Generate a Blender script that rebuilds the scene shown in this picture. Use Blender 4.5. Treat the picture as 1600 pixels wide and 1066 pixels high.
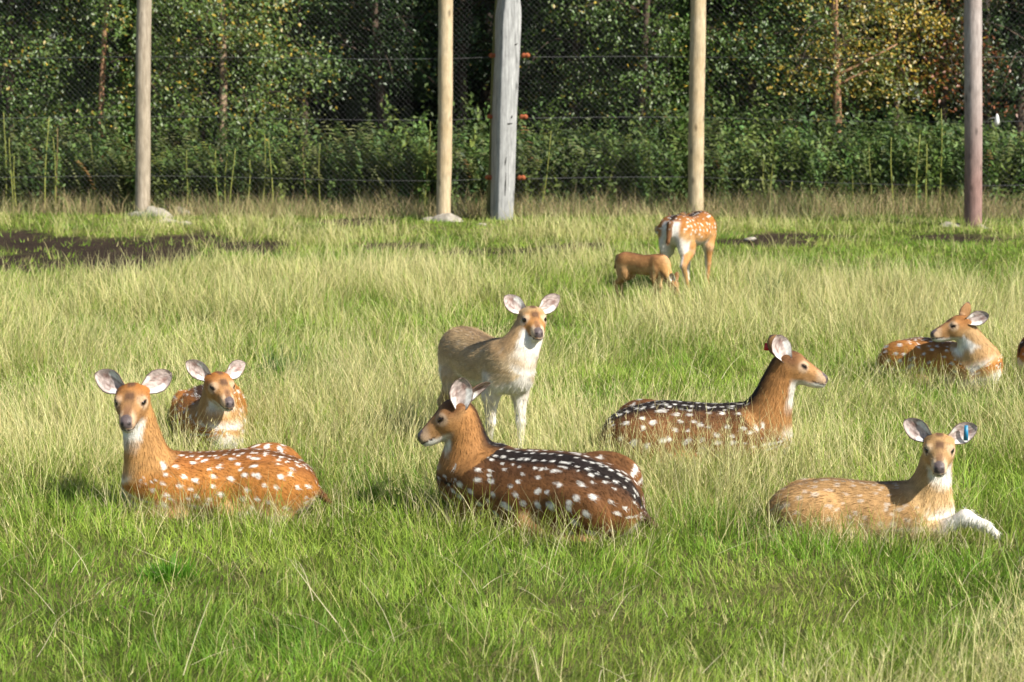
import bpy, math, random
import numpy as np
from mathutils import Vector, Matrix

for o in list(bpy.data.objects):
    bpy.data.objects.remove(o)
SC = bpy.context.scene
COL = SC.collection
RNG = np.random.default_rng(7)
random.seed(7)

# ------------------------------------------------------------------ camera
CAM_H = 2.12
FPX = 3000.0                      # focal length in photograph pixels (1600 wide)
PITCH = math.atan((533 - 117) / FPX)
cam = bpy.data.cameras.new('camera')
cam.sensor_width = 36.0
cam.lens = FPX / 1600 * 36
cam.clip_start = 0.1
cam.clip_end = 2000
cam.dof.use_dof = True
cam.dof.focus_distance = 10.3
cam.dof.aperture_fstop = 4.5
camo = bpy.data.objects.new('camera', cam)
camo.location = (0, 0, CAM_H)
camo.rotation_euler = (math.radians(90) - PITCH, 0, 0)
COL.objects.link(camo)
SC.camera = camo

# ------------------------------------------------------------------ sky and sun
SUN_EL = math.radians(41)
SUN_AZ = math.radians(52)         # to the right of straight behind the camera
sun_dir = Vector((math.sin(SUN_AZ) * math.cos(SUN_EL), -math.cos(SUN_AZ) * math.cos(SUN_EL), math.sin(SUN_EL)))
world = bpy.data.worlds.new('World')
SC.world = world
world.use_nodes = True
wn = world.node_tree
sky = wn.nodes.new('ShaderNodeTexSky')
sky.sky_type = 'NISHITA'
sky.sun_disc = False
sky.sun_elevation = SUN_EL
sky.sun_rotation = math.atan2(sun_dir.x, sun_dir.y)
bg = wn.nodes['Background']
bg.inputs['Strength'].default_value = 0.075
wn.links.new(sky.outputs[0], bg.inputs[0])
sl = bpy.data.lights.new('sun', 'SUN')
sl.energy = 4.9
sl.angle = math.radians(0.53)
sl.color = (1.0, 0.95, 0.86)
so = bpy.data.objects.new('sun', sl)
so.rotation_euler = sun_dir.to_track_quat('Z', 'Y').to_euler()
so.location = sun_dir * 60
COL.objects.link(so)
SC.view_settings.view_transform = 'Standard'
SC.view_settings.look = 'None'
SC.view_settings.exposure = 0.78
SC.view_settings.gamma = 1
SC.cycles.use_denoising = True
SC.cycles.max_bounces = 6
SC.cycles.transparent_max_bounces = 4

# ------------------------------------------------------------------ helpers
CA, SA = math.cos(PITCH), math.sin(PITCH)

def ray(px, py):
    dx, du = (px - 800) / FPX, (533 - py) / FPX
    return np.array([dx, CA + du * SA, -SA + du * CA])

def on_ground(px, py, z=0.0):
    d = ray(px, py)
    t = (z - CAM_H) / d[2]
    return np.array([d[0] * t, d[1] * t, z])

def at_depth(px, py, Y):
    d = ray(px, py)
    t = Y / d[1]
    return np.array([d[0] * t, Y, CAM_H + d[2] * t])

def project(p):
    x, y, z = p[0], p[1], p[2] - CAM_H
    f = y * CA - z * SA
    u = y * SA + z * CA
    return 800 + FPX * x / f, 533 - FPX * u / f

_LAT = RNG.random((256, 256)).astype(np.float32)
def vnoise(x, y, scale=1.0, seed=0):
    """value noise 0..1"""
    x = np.asarray(x) / scale + 37.7 * seed + 1000
    y = np.asarray(y) / scale + 91.3 * seed + 1000
    xi = np.floor(x).astype(int); yi = np.floor(y).astype(int)
    fx = x - xi; fy = y - yi
    fx = fx * fx * (3 - 2 * fx); fy = fy * fy * (3 - 2 * fy)
    L = lambda i, j: _LAT[i & 255, j & 255]
    return (L(xi, yi) * (1 - fx) + L(xi + 1, yi) * fx) * (1 - fy) + (L(xi, yi + 1) * (1 - fx) + L(xi + 1, yi + 1) * fx) * fy

def fbm(x, y, scale=1.0, seed=0, o=3):
    v = 0; a = 1; s = 0
    for i in range(o):
        v = v + a * vnoise(x, y, scale / 2 ** i, seed + i * 5); s += a; a *= .5
    return v / s

def sstep(a, b, x):
    t = np.clip((x - a) / (b - a), 0, 1)
    return t * t * (3 - 2 * t)

def ground_z(x, y):
    x = np.asarray(x, float); y = np.asarray(y, float)
    near = np.clip((60 - y) / 30, 0, 1)
    return near * ((fbm(x, y, 3.0, 3, 3) - .5) * .10)

def mesh_np(name, V, F, C=None, mat=None, parent=None, smooth=False):
    """V (n,3); F list of index arrays, each (m,3) or (m,4); C (n,4) point colours"""
    me = bpy.data.meshes.new(name)
    V = np.ascontiguousarray(V, dtype=np.float32)
    Fs = [np.asarray(f, dtype=np.int32) for f in (F if isinstance(F, (list, tuple)) else [F]) if len(f)]
    loops = np.concatenate([f.ravel() for f in Fs])
    counts = np.concatenate([np.full(len(f), f.shape[1], np.int32) for f in Fs])
    starts = np.concatenate([[0], np.cumsum(counts)[:-1]]).astype(np.int32)
    me.vertices.add(len(V)); me.vertices.foreach_set('co', V.ravel())
    me.loops.add(len(loops)); me.loops.foreach_set('vertex_index', loops)
    me.polygons.add(len(counts)); me.polygons.foreach_set('loop_start', starts)
    try:
        me.polygons.foreach_set('loop_total', counts)
    except Exception:
        pass
    if smooth:
        me.polygons.foreach_set('use_smooth', np.ones(len(counts), bool))
    if C is not None:
        C = np.asarray(C, np.float32)
        if C.shape[1] == 3:
            C = np.concatenate([C, np.ones((len(C), 1), np.float32)], 1)
        a = me.color_attributes.new('Col', 'FLOAT_COLOR', 'POINT')
        a.data.foreach_set('color', np.ascontiguousarray(C).ravel())
    me.update(calc_edges=True)
    me.validate()
    ob = bpy.data.objects.new(name, me)
    COL.objects.link(ob)
    if mat: me.materials.append(mat)
    if parent: ob.parent = parent
    return ob

def tag(o, label=None, cat=None, group=None, kind=None):
    if label: o['label'] = label
    if cat: o['category'] = cat
    if group: o['group'] = group
    if kind: o['kind'] = kind
    return o

def empty(name, loc, rz=0.0):
    o = bpy.data.objects.new(name, None)
    o.empty_display_size = .1
    o.location = loc; o.rotation_euler = (0, 0, rz)
    COL.objects.link(o)
    return o

class Geo:
    """collects vertices, faces and colours"""
    def __init__(s): s.V = []; s.T = []; s.Q = []; s.C = []; s.n = 0
    def add(s, V, T=None, Q=None, C=None):
        V = np.asarray(V, float)
        if T is not None and len(T): s.T.append(np.asarray(T) + s.n)
        if Q is not None and len(Q): s.Q.append(np.asarray(Q) + s.n)
        s.V.append(V); s.n += len(V)
        if C is not None:
            C = np.asarray(C, float)
            if C.ndim == 1: C = np.tile(C, (len(V), 1))
            s.C.append(C)
    def build(s, name, mat, parent=None, smooth=False):
        F = []
        if s.T: F.append(np.concatenate(s.T))
        if s.Q: F.append(np.concatenate(s.Q))
        return mesh_np(name, np.concatenate(s.V), F, np.concatenate(s.C) if s.C else None, mat, parent, smooth)

def frames(P):
    P = np.asarray(P, float)
    T = np.gradient(P, axis=0)
    T /= np.linalg.norm(T, axis=1, keepdims=True) + 1e-9
    ref = np.array([0, 1.0, 0]) if abs(T[:, 1]).mean() < .8 else np.array([1.0, 0, 0])
    A = np.cross(T, ref); A /= np.linalg.norm(A, axis=1, keepdims=True) + 1e-9
    B = np.cross(T, A)
    return T, A, B

def tube(geo, P, R, n=8, col=None, cap=True, wob=0.0):
    P = np.asarray(P, float); R = np.broadcast_to(np.asarray(R, float), (len(P),))
    T, A, B = frames(P)
    an = np.arange(n) / n * 2 * math.pi
    rr = R[:, None] * (1 + (RNG.random((len(P), n)) - .5) * wob)
    V = P[:, None] + (A[:, None] * np.cos(an)[None, :, None] + B[:, None] * np.sin(an)[None, :, None]) * rr[..., None]
    V = V.reshape(-1, 3)
    i = np.arange(len(P) - 1)[:, None] * n; j = np.arange(n)[None]; j2 = (j + 1) % n
    Q = np.stack([i + j, i + j2, i + n + j2, i + n + j], -1).reshape(-1, 4)
    Tt = []
    if cap:
        k = len(V); V = np.concatenate([V, P[:1], P[-1:]])
        for a in range(n):
            Tt.append((k, (a + 1) % n, a)); Tt.append((k + 1, (len(P) - 1) * n + a, (len(P) - 1) * n + (a + 1) % n))
    geo.add(V, Tt, Q, col)

# ------------------------------------------------------------------ materials
def new_mat(name):
    m = bpy.data.materials.new(name); m.use_nodes = True
    nt = m.node_tree; b = nt.nodes['Principled BSDF']
    return m, nt, b

def N(nt, typ, **kw):
    n = nt.nodes.new(typ)
    for k, v in kw.items():
        if k in n.inputs: n.inputs[k].default_value = v
        else: setattr(n, k, v)
    return n

def plant_mat(name, trans=.35, rough=.55, spec=.3):
    m, nt, b = new_mat(name)
    at = N(nt, 'ShaderNodeAttribute', attribute_name='Col')
    b.inputs['Roughness'].default_value = rough
    b.inputs['Specular IOR Level'].default_value = spec
    tr = N(nt, 'ShaderNodeBsdfTranslucent')
    mix = N(nt, 'ShaderNodeMixShader'); mix.inputs[0].default_value = trans
    nt.links.new(at.outputs['Color'], b.inputs['Base Color'])
    nt.links.new(at.outputs['Color'], tr.inputs['Color'])
    nt.links.new(b.outputs[0], mix.inputs[1]); nt.links.new(tr.outputs[0], mix.inputs[2])
    nt.links.new(mix.outputs[0], nt.nodes['Material Output'].inputs['Surface'])
    return m

def coat_mat(name):
    m, nt, b = new_mat(name)
    at = N(nt, 'ShaderNodeAttribute', attribute_name='Col')
    tc = N(nt, 'ShaderNodeTexCoord')
    n1 = N(nt, 'ShaderNodeTexNoise', Scale=230.0, Detail=3.0)
    n2 = N(nt, 'ShaderNodeTexNoise', Scale=28.0, Detail=3.0)
    nt.links.new(tc.outputs['Object'], n1.inputs['Vector']); nt.links.new(tc.outputs['Object'], n2.inputs['Vector'])
    ad = N(nt, 'ShaderNodeMath', operation='ADD'); nt.links.new(n1.outputs['Fac'], ad.inputs[0]); nt.links.new(n2.outputs['Fac'], ad.inputs[1])
    mr = N(nt, 'ShaderNodeMapRange'); mr.inputs['From Min'].default_value = .6; mr.inputs['From Max'].default_value = 1.4
    mr.inputs['To Min'].default_value = .78; mr.inputs['To Max'].default_value = 1.2
    nt.links.new(ad.outputs[0], mr.inputs['Value'])
    mu = N(nt, 'ShaderNodeVectorMath', operation='SCALE')
    nt.links.new(at.outputs['Color'], mu.inputs[0]); nt.links.new(mr.outputs[0], mu.inputs['Scale'])
    nt.links.new(mu.outputs[0], b.inputs['Base Color'])
    ro = N(nt, 'ShaderNodeMapRange'); ro.inputs['To Min'].default_value = .35; ro.inputs['To Max'].default_value = .78
    nt.links.new(at.outputs['Alpha'], ro.inputs['Value']); nt.links.new(ro.outputs[0], b.inputs['Roughness'])
    b.inputs['Specular IOR Level'].default_value = .25
    bp = N(nt, 'ShaderNodeBump'); bp.inputs['Strength'].default_value = .35; bp.inputs['Distance'].default_value = .006
    nt.links.new(n1.outputs['Fac'], bp.inputs['Height']); nt.links.new(bp.outputs[0], b.inputs['Normal'])
    return m

def flat_mat(name, col, rough=.6, spec=.3):
    m, nt, b = new_mat(name)
    b.inputs['Base Color'].default_value = (*col, 1); b.inputs['Roughness'].default_value = rough
    b.inputs['Specular IOR Level'].default_value = spec
    return m

def wood_mat(name, c1, c2, c3, stretch=.06, scale=9.0, low=None):
    """weathered wood, streaks along z; `low` tints the lower part (damp, stained timber)"""
    m, nt, b = new_mat(name)
    tc = N(nt, 'ShaderNodeTexCoord')
    mp = N(nt, 'ShaderNodeMapping'); mp.inputs['Scale'].default_value = (1, 1, stretch)
    nt.links.new(tc.outputs['Object'], mp.inputs[0])
    n1 = N(nt, 'ShaderNodeTexNoise', Scale=scale * 6, Detail=6.0, Roughness=.65)
    nt.links.new(mp.outputs[0], n1.inputs['Vector'])
    n2 = N(nt, 'ShaderNodeTexNoise', Scale=2.6, Detail=4.0)
    nt.links.new(tc.outputs['Object'], n2.inputs['Vector'])
    r = N(nt, 'ShaderNodeValToRGB')
    r.color_ramp.elements[0].position = .3; r.color_ramp.elements[0].color = (*c1, 1)
    r.color_ramp.elements[1].position = .7; r.color_ramp.elements[1].color = (*c2, 1)
    nt.links.new(n1.outputs['Fac'], r.inputs[0])
    mx = N(nt, 'ShaderNodeMix', data_type='RGBA')
    r2 = N(nt, 'ShaderNodeValToRGB'); r2.color_ramp.elements[0].position = .45; r2.color_ramp.elements[1].position = .72
    nt.links.new(n2.outputs['Fac'], r2.inputs[0]); nt.links.new(r2.outputs[0], mx.inputs['Factor'])
    nt.links.new(r.outputs[0], mx.inputs['A']); mx.inputs['B'].default_value = (*c3, 1)
    out = mx.outputs['Result']
    vo = N(nt, 'ShaderNodeTexVoronoi', Scale=2.7); mpv = N(nt, 'ShaderNodeMapping'); mpv.inputs['Scale'].default_value = (2.2, 2.2, 1.0)
    nt.links.new(tc.outputs['Object'], mpv.inputs[0]); nt.links.new(mpv.outputs[0], vo.inputs['Vector'])
    kr = N(nt, 'ShaderNodeMapRange'); kr.inputs['From Min'].default_value = .06; kr.inputs['From Max'].default_value = .2; kr.inputs['To Min'].default_value = .45; kr.inputs['To Max'].default_value = 1.0
    nt.links.new(vo.outputs['Distance'], kr.inputs['Value'])
    n3 = N(nt, 'ShaderNodeTexNoise', Scale=22.0, Detail=6.0, Roughness=.7); mp3 = N(nt, 'ShaderNodeMapping'); mp3.inputs['Scale'].default_value = (1, 1, .25)
    nt.links.new(tc.outputs['Object'], mp3.inputs[0]); nt.links.new(mp3.outputs[0], n3.inputs['Vector'])
    k3 = N(nt, 'ShaderNodeMapRange'); k3.inputs['From Min'].default_value = .3; k3.inputs['From Max'].default_value = .7; k3.inputs['To Min'].default_value = .66; k3.inputs['To Max'].default_value = 1.18
    nt.links.new(n3.outputs['Fac'], k3.inputs['Value'])
    km = N(nt, 'ShaderNodeMath', operation='MULTIPLY'); nt.links.new(kr.outputs[0], km.inputs[0]); nt.links.new(k3.outputs[0], km.inputs[1])
    ks = N(nt, 'ShaderNodeVectorMath', operation='SCALE'); nt.links.new(out, ks.inputs[0]); nt.links.new(km.outputs[0], ks.inputs['Scale'])
    out = ks.outputs[0]
    if low:
        sx = N(nt, 'ShaderNodeSeparateXYZ'); nt.links.new(tc.outputs['Object'], sx.inputs[0])
        ad = N(nt, 'ShaderNodeMath', operation='MULTIPLY_ADD'); ad.inputs[1].default_value = 1.2
        nt.links.new(n2.outputs['Fac'], ad.inputs[0]); nt.links.new(sx.outputs['Z'], ad.inputs[2])
        mr = N(nt, 'ShaderNodeMapRange'); mr.inputs['From Min'].default_value = low[1]; mr.inputs['From Max'].default_value = low[2]
        mr.inputs['To Min'].default_value = .8; mr.inputs['To Max'].default_value = 0
        nt.links.new(ad.outputs[0], mr.inputs['Value'])
        m2 = N(nt, 'ShaderNodeMix', data_type='RGBA'); nt.links.new(mr.outputs[0], m2.inputs['Factor'])
        nt.links.new(out, m2.inputs['A'])
        h = N(nt, 'ShaderNodeMix', data_type='RGBA', blend_type='MULTIPLY'); h.inputs['Factor'].default_value = 1
        nt.links.new(out, h.inputs['A']); h.inputs['B'].default_value = (*low[0], 1)
        nt.links.new(h.outputs['Result'], m2.inputs['B'])
        out = m2.outputs['Result']
    nt.links.new(out, b.inputs['Base Color'])
    b.inputs['Roughness'].default_value = .85; b.inputs['Specular IOR Level'].default_value = .2
    bp = N(nt, 'ShaderNodeBump'); bp.inputs['Strength'].default_value = .6; bp.inputs['Distance'].default_value = .01
    nt.links.new(n1.outputs['Fac'], bp.inputs['Height']); nt.links.new(bp.outputs[0], b.inputs['Normal'])
    return m

def rough_mat(name, c1, c2, scale=12.0, bump=.02):
    m, nt, b = new_mat(name)
    tc = N(nt, 'ShaderNodeTexCoord')
    n1 = N(nt, 'ShaderNodeTexNoise', Scale=scale, Detail=8.0, Roughness=.7)
    nt.links.new(tc.outputs['Object'], n1.inputs['Vector'])
    r = N(nt, 'ShaderNodeValToRGB')
    r.color_ramp.elements[0].position = .35; r.color_ramp.elements[0].color = (*c1, 1)
    r.color_ramp.elements[1].position = .68; r.color_ramp.elements[1].color = (*c2, 1)
    nt.links.new(n1.outputs['Fac'], r.inputs[0]); nt.links.new(r.outputs[0], b.inputs['Base Color'])
    b.inputs['Roughness'].default_value = .9; b.inputs['Specular IOR Level'].default_value = .15
    bp = N(nt, 'ShaderNodeBump'); bp.inputs['Distance'].default_value = bump
    nt.links.new(n1.outputs['Fac'], bp.inputs['Height']); nt.links.new(bp.outputs[0], b.inputs['Normal'])
    return m

M_GRASS = plant_mat('grass_blades', .35, .55, .3)
M_STRAW = plant_mat('dry_grass', .25, .6, .3)
M_LEAF = plant_mat('tree_leaves', .3, .42, .5)
M_FERN = plant_mat('fern_leaves', .35, .55, .3)
M_COAT = coat_mat('deer_coat')
M_EYE = flat_mat('deer_eye', (.012, .007, .005), .08, .6)
M_BARK = rough_mat('birch_bark', (.16, .09, .05), (.48, .36, .25), 14.0, .02)
M_BARK_RED = rough_mat('reddish_bark', (.16, .075, .04), (.5, .3, .17), 12.0, .02)
M_BARK_DK = rough_mat('dark_bark', (.05, .035, .025), (.14, .10, .075), 10.0, .02)
M_CONC = rough_mat('footing_concrete', (.22, .195, .155), (.44, .40, .33), 9.0, .03)
M_WIRE = flat_mat('galvanised_wire', (.13, .13, .13), .6, .4)
M_INS = rough_mat('brown_insulator', (.20, .055, .025), (.38, .12, .05), 30.0, .004)
M_WHITE = flat_mat('white_plastic', (.75, .75, .73), .4, .4)
M_BLUE = flat_mat('blue_tag', (.02, .20, .36), .4, .4)
M_RED = flat_mat('red_tag', (.55, .03, .03), .4, .4)
# ------------------------------------------------------------------ deer builder (one continuous body surface per animal)
def rot_y(a): c, s = math.cos(a), math.sin(a); return np.array([[c, 0, s], [0, 1, 0], [-s, 0, c]])
def rot_z(a): c, s = math.cos(a), math.sin(a); return np.array([[c, -s, 0], [s, c, 0], [0, 0, 1]])
def rot_x(a): c, s = math.cos(a), math.sin(a); return np.array([[1, 0, 0], [0, c, -s], [0, s, c]])
def nrm(v): v = np.asarray(v, float); return v / (np.linalg.norm(v) + 1e-9)

class Ell:
    def __init__(s, c, r, R=None, k=.03, g='torso'):
        s.c = np.asarray(c, float); s.r = np.asarray(r, float); s.R = np.eye(3) if R is None else R; s.k = k; s.g = g
    def box(s):
        e = np.sqrt(((s.R * s.r[None]) ** 2).sum(1)); return s.c - e, s.c + e
    def d(s, P):
        q = (P - s.c) @ s.R
        k0 = np.sqrt(((q / s.r) ** 2).sum(-1)); k1 = np.sqrt(((q / s.r ** 2) ** 2).sum(-1)) + 1e-6
        return k0 * (k0 - 1) / k1

class Cone:
    def __init__(s, a, b, ra, rb, k=.03, g='leg'):
        s.a = np.asarray(a, float); s.b = np.asarray(b, float); s.ra, s.rb, s.k, s.g = ra, rb, k, g
    def box(s):
        return np.minimum(s.a - s.ra, s.b - s.rb), np.maximum(s.a + s.ra, s.b + s.rb)
    def d(s, P):
        ab = s.b - s.a; L = ab @ ab + 1e-9
        t = np.clip(((P - s.a) @ ab) / L, 0, 1)
        q = P - s.a - t[..., None] * ab
        return np.sqrt((q ** 2).sum(-1)) - (s.ra + (s.rb - s.ra) * t)

def smin(a, b, k):
    h = np.maximum(k - np.abs(a - b), 0) / k
    return np.minimum(a, b) - h * h * k * .25

def surface(prims, h):
    lo = np.min([p.box()[0] for p in prims], 0) - 3 * h; hi = np.max([p.box()[1] for p in prims], 0) + 3 * h
    n = np.ceil((hi - lo) / h).astype(int) + 1
    ax = [lo[i] + np.arange(n[i]) * h for i in range(3)]
    F = np.full(n, .3, np.float32)
    for p in prims:
        a, b = p.box(); m = p.k + 2 * h
        i0 = np.maximum(np.floor((a - m - lo) / h).astype(int), 0); i1 = np.minimum(np.ceil((b + m - lo) / h).astype(int) + 1, n)
        X, Y, Z = np.meshgrid(*[ax[i][i0[i]:i1[i]] for i in range(3)], indexing='ij')
        D = p.d(np.stack([X, Y, Z], -1))
        s = np.s_[i0[0]:i1[0], i0[1]:i1[1], i0[2]:i1[2]]
        F[s] = smin(F[s], D.astype(np.float32), p.k)
    S = F < 0
    cnt = np.zeros(n - 1, np.int8)
    offs = [(i, j, k) for i in (0, 1) for j in (0, 1) for k in (0, 1)]
    sl = lambda o: np.s_[o[0]:n[0] - 1 + o[0], o[1]:n[1] - 1 + o[1], o[2]:n[2] - 1 + o[2]]
    for o in offs: cnt += S[sl(o)]
    act = (cnt > 0) & (cnt < 8)
    idx = np.argwhere(act)
    vid = np.full(n - 1, -1, np.int64); vid[act] = np.arange(len(idx))
    acc = np.zeros((len(idx), 3)); num = np.zeros(len(idx))
    for o in offs:
        for a in range(3):
            if o[a]: continue
            o2 = list(o); o2[a] = 1
            f0 = F[idx[:, 0] + o[0], idx[:, 1] + o[1], idx[:, 2] + o[2]]; f1 = F[idx[:, 0] + o2[0], idx[:, 1] + o2[1], idx[:, 2] + o2[2]]
            m = (f0 < 0) != (f1 < 0)
            t = f0 / (f0 - f1 + 1e-12)
            pt = np.tile(np.array(o, float), (len(idx), 1)); pt[:, a] = t
            acc[m] += pt[m]; num[m] += 1
    V = lo + (idx + acc / num[:, None]) * h
    Q = []
    for a in range(3):
        b, c = (a + 1) % 3, (a + 2) % 3
        n2 = n.copy(); n2[a] -= 1
        s0 = [slice(None)] * 3; s1 = [slice(None)] * 3
        s0[a] = slice(0, n[a] - 1); s1[a] = slice(1, n[a])
        ch = S[tuple(s0)] != S[tuple(s1)]
        E = np.argwhere(ch)
        E = E[(E[:, b] > 0) & (E[:, c] > 0) & (E[:, b] < n[b] - 1) & (E[:, c] < n[c] - 1)]
        ins = S[E[:, 0], E[:, 1], E[:, 2]]
        def cell(db, dc):
            q = E.copy(); q[:, b] += db; q[:, c] += dc
            return vid[q[:, 0], q[:, 1], q[:, 2]]
        q = np.stack([cell(-1, -1), cell(0, -1), cell(0, 0), cell(-1, 0)], -1)
        q[~ins] = q[~ins][:, ::-1]
        Q.append(q)
    return V, np.concatenate(Q)

def vert_normals(V, Q):
    fn = np.cross(V[Q[:, 2]] - V[Q[:, 0]], V[Q[:, 3]] - V[Q[:, 1]])
    vn = np.zeros_like(V)
    for i in range(4): np.add.at(vn, Q[:, i], fn)
    return vn / (np.linalg.norm(vn, axis=1, keepdims=True) + 1e-12)

def head_matrix(yaw, pitch, roll):
    """yaw 0 looks at the camera side (-Y), + turns to +X; pitch + looks down. columns X (nose), Y (left), Z (up)"""
    d = np.array([math.sin(yaw), -math.cos(yaw), 0.0])
    X = d * math.cos(pitch) + np.array([0, 0, -math.sin(pitch)])
    Y = np.array([-d[1], d[0], 0.0])
    Z = np.cross(X, Y)
    R = np.stack([X, Y, Z], 1)
    return R @ rot_x(roll)

LYING = dict(
    torso=[(.37, 0, .215, .15, .115, .175), (.24, 0, .21, .20, .150, .185), (.02, 0, .20, .27, .195, .185), (-.19, 0, .205, .24, .190, .19), (-.37, 0, .18, .17, .150, .165)],
    neck_base=(.36, 0, .27, .125))
STAND = dict(
    torso=[(.31, 0, .60, .14, .105, .155), (.20, 0, .61, .20, .125, .165), (-.02, 0, .59, .27, .150, .160), (-.24, 0, .625, .21, .140, .150), (-.37, 0, .635, .14, .120, .14)],
    neck_base=(.30, 0, .66, .115))

HAIR = []
FOOTPRINTS = []        # (x, y, dir, half length, half width) kept free of grass roots

def make_deer(name, label, group, base, yaw, pose, head_px, head_y, head_rot, hs=1.0, scale=1.0, fat=1.0,
              roll=0.0, curl=0.0, ears=None, voxel=.0093, coat=None, spots=1.0, eye_open=1.0, neck_r=(1, 1), neck_bow=0.0,
              leg_sets=None, limb=None, muzzle=1.0, ear_k=1.12, eye_k=1.12, bib=.42, flank=.9, tags=(), footprint=True, hairs=14000, tail_up=0.0, seed=1, sink=0.0, hip=1.0, white_legs=False,
              stripe=.5, base_world=None, head_world=None):
    rg = np.random.default_rng(seed)
    yaw_r = math.radians(yaw)
    d = np.array([math.sin(yaw_r), -math.cos(yaw_r)])
    B = np.array(base_world, float) if base_world is not None else on_ground(*base)
    B[2] = float(ground_z(B[0], B[1])) - sink
    rz = math.atan2(d[1], d[0])
    Rw = rot_z(rz)
    to_local = lambda p: (np.asarray(p, float) - B) @ Rw
    T = LYING if pose == 'lying' else STAND
    sc = scale
    def bend(p):
        p = np.array(p, float)
        if curl and p[0] < .1:
            s = (.1 - p[0]); a = curl * s / .55
            # arc to the side (positive curl: towards the animal's left)
            r = s / a if abs(a) > 1e-6 else 0
            px = .1 - r * math.sin(a); py = r * (1 - math.cos(a))
            off = rot_z(-a) @ np.array([0, p[1], 0])
            return np.array([px + off[0], py + off[1], p[2]]), rot_z(-a)
        return p, np.eye(3)
    zc = .19
    def xf(p, rolled=True):
        """template point -> local metres"""
        p = np.array(p, float)
        p[1] *= fat
        if rolled and roll:
            q = rot_x(roll) @ np.array([0, p[1], p[2] - zc]); p = np.array([p[0], q[1], q[2] + zc])
        q, R = bend(p)
        return q * sc, R @ (rot_x(roll) if rolled and roll else np.eye(3))
    prims = []
    centres, ups = [], []
    for (x, y, z, lx, w, h) in T['torso'][::-1]:
        c, R = xf((x, y, z))
        prims.append(Ell(c, np.array([lx, w * fat, h]) * sc, R, .07 * sc, 'torso'))
        centres.append(c); ups.append(R @ np.array([0, 0, 1.0]))
    if pose == 'lying':
        for s in (1, -1):
            c, R = xf((-.240, s * .135, .185))
            prims.append(Ell(c, np.array([.235, .092 * hip, .165 * hip]) * sc, R @ rot_y(math.radians(20)) @ rot_z(s * math.radians(-7)), .014 * sc, 'thigh'))
            k = xf((-.05, s * .165, .085), False)[0]; hk = xf((-.36, s * .17, .045), False)[0]; hf = xf((-.10, s * .20, .022), False)[0]
            hk[2] = max(hk[2], .045 * sc); k[2] = max(k[2], .07 * sc)
            prims += [Cone(k, hk, .062 * sc, .032 * sc, .03, 'leg'), Cone(hk, hf, .028 * sc, .02 * sc, .012, 'leg')]
            c, R = xf((.27, s * .105, .20)); prims.append(Ell(c, np.array([.10, .055, .16]) * sc, R @ rot_y(math.radians(-18)), .05 * sc, 'torso'))
            if not leg_sets:
                e = xf((.20, s * .10, .07), False)[0]; kn = xf((.43, s * .085, .05), False)[0]; hf = xf((.25, s * .115, .022), False)[0]
                prims += [Cone(e, kn, .048 * sc, .032 * sc, .03, 'leg'), Cone(kn, hf, .027 * sc, .02 * sc, .012, 'leg')]
        t0, _ = xf((-.50, 0, .19)); t1, _ = xf((-.60, 0, .08)); prims.append(Cone(t0, t1, .028 * sc, .016 * sc, .03, 'tail'))
    else:
        ls = limb or [(0, 0), (0, 0), (0, 0), (0, 0)]      # swing of hind L, hind R, front L, front R (x offset of the foot, y offset)
        for i, s in enumerate((1, -1)):
            ox, oy = ls[i]
            c, R = xf((-.355, s * .072, .56)); prims.append(Ell(c, np.array([.125, .066, .19]) * sc, R @ rot_y(math.radians(12)), .05 * sc, 'thigh'))
            pts = [(-.30, s * .082, .47), (-.30 + ox * .2, s * .085, .42), (-.485 + ox * .6, s * .08 + oy * .5, .285), (-.44 + ox, s * .08 + oy, .07), (-.415 + ox, s * .08 + oy, .012)]
            rr = [.085, .066, .031, .019, .024]
            P = [xf(p, False)[0] for p in pts]
            for a in range(4): prims.append(Cone(P[a], P[a + 1], rr[a] * sc, rr[a + 1] * sc, .03 if a < 2 else .012, 'leg'))
            prims.append(Ell(P[2], np.array([.03, .026, .036]) * sc, None, .02, 'leg'))
            ox, oy = ls[2 + i]
            c, R = xf((.255, s * .085, .60)); prims.append(Ell(c, np.array([.095, .055, .15]) * sc, R @ rot_y(math.radians(-15)), .05 * sc, 'torso'))
            pts = [(.25, s * .085, .53), (.215, s * .092, .43), (.235 + ox * .5, s * .085 + oy * .5, .255), (.23 + ox, s * .08 + oy, .07), (.255 + ox, s * .08 + oy, .012)]
            rr = [.07, .052, .028, .019, .024]
            P = [xf(p, False)[0] for p in pts]
            for a in range(4): prims.append(Cone(P[a], P[a + 1], rr[a] * sc, rr[a + 1] * sc, .03 if a < 2 else .012, 'leg'))
            prims.append(Ell(P[2], np.array([.027, .025, .034]) * sc, None, .02, 'leg'))
        t0, _ = xf((-.49, 0, .70)); t1, _ = xf((-.545 - tail_up * .06, 0, .52 + tail_up * .2)); prims.append(Cone(t0, t1, .032 * sc, .02 * sc, .03, 'tail'))
    for (pts, rr) in (leg_sets or []):
        P = [np.array(p) * sc for p in pts]
        for a in range(len(P) - 1): prims.append(Cone(P[a], P[a + 1], rr[a] * sc, rr[a + 1] * sc, .02, 'leg'))
    # head
    Hw = np.array(head_world, float) if head_world is not None else at_depth(head_px[0], head_px[1], B[1] + head_y)
    H = to_local(Hw)
    Rh = Rw.T @ head_matrix(*[math.radians(a) for a in head_rot])
    S3 = np.array([.95 * muzzle, 1.34, 1.28]) * hs
    hp = lambda p: H + Rh @ (np.asarray(p, float) * S3)
    hv = lambda r: np.asarray(r, float) * S3
    def he(c, r, k=.02, pit=0): prims.append(Ell(hp(c), hv(r), Rh @ rot_y(math.radians(pit)), k * hs, 'head'))
    he((.050, 0, .004), (.078, .055, .050), .03)
    he((.045, 0, .030), (.050, .034, .027), .03)
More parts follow.
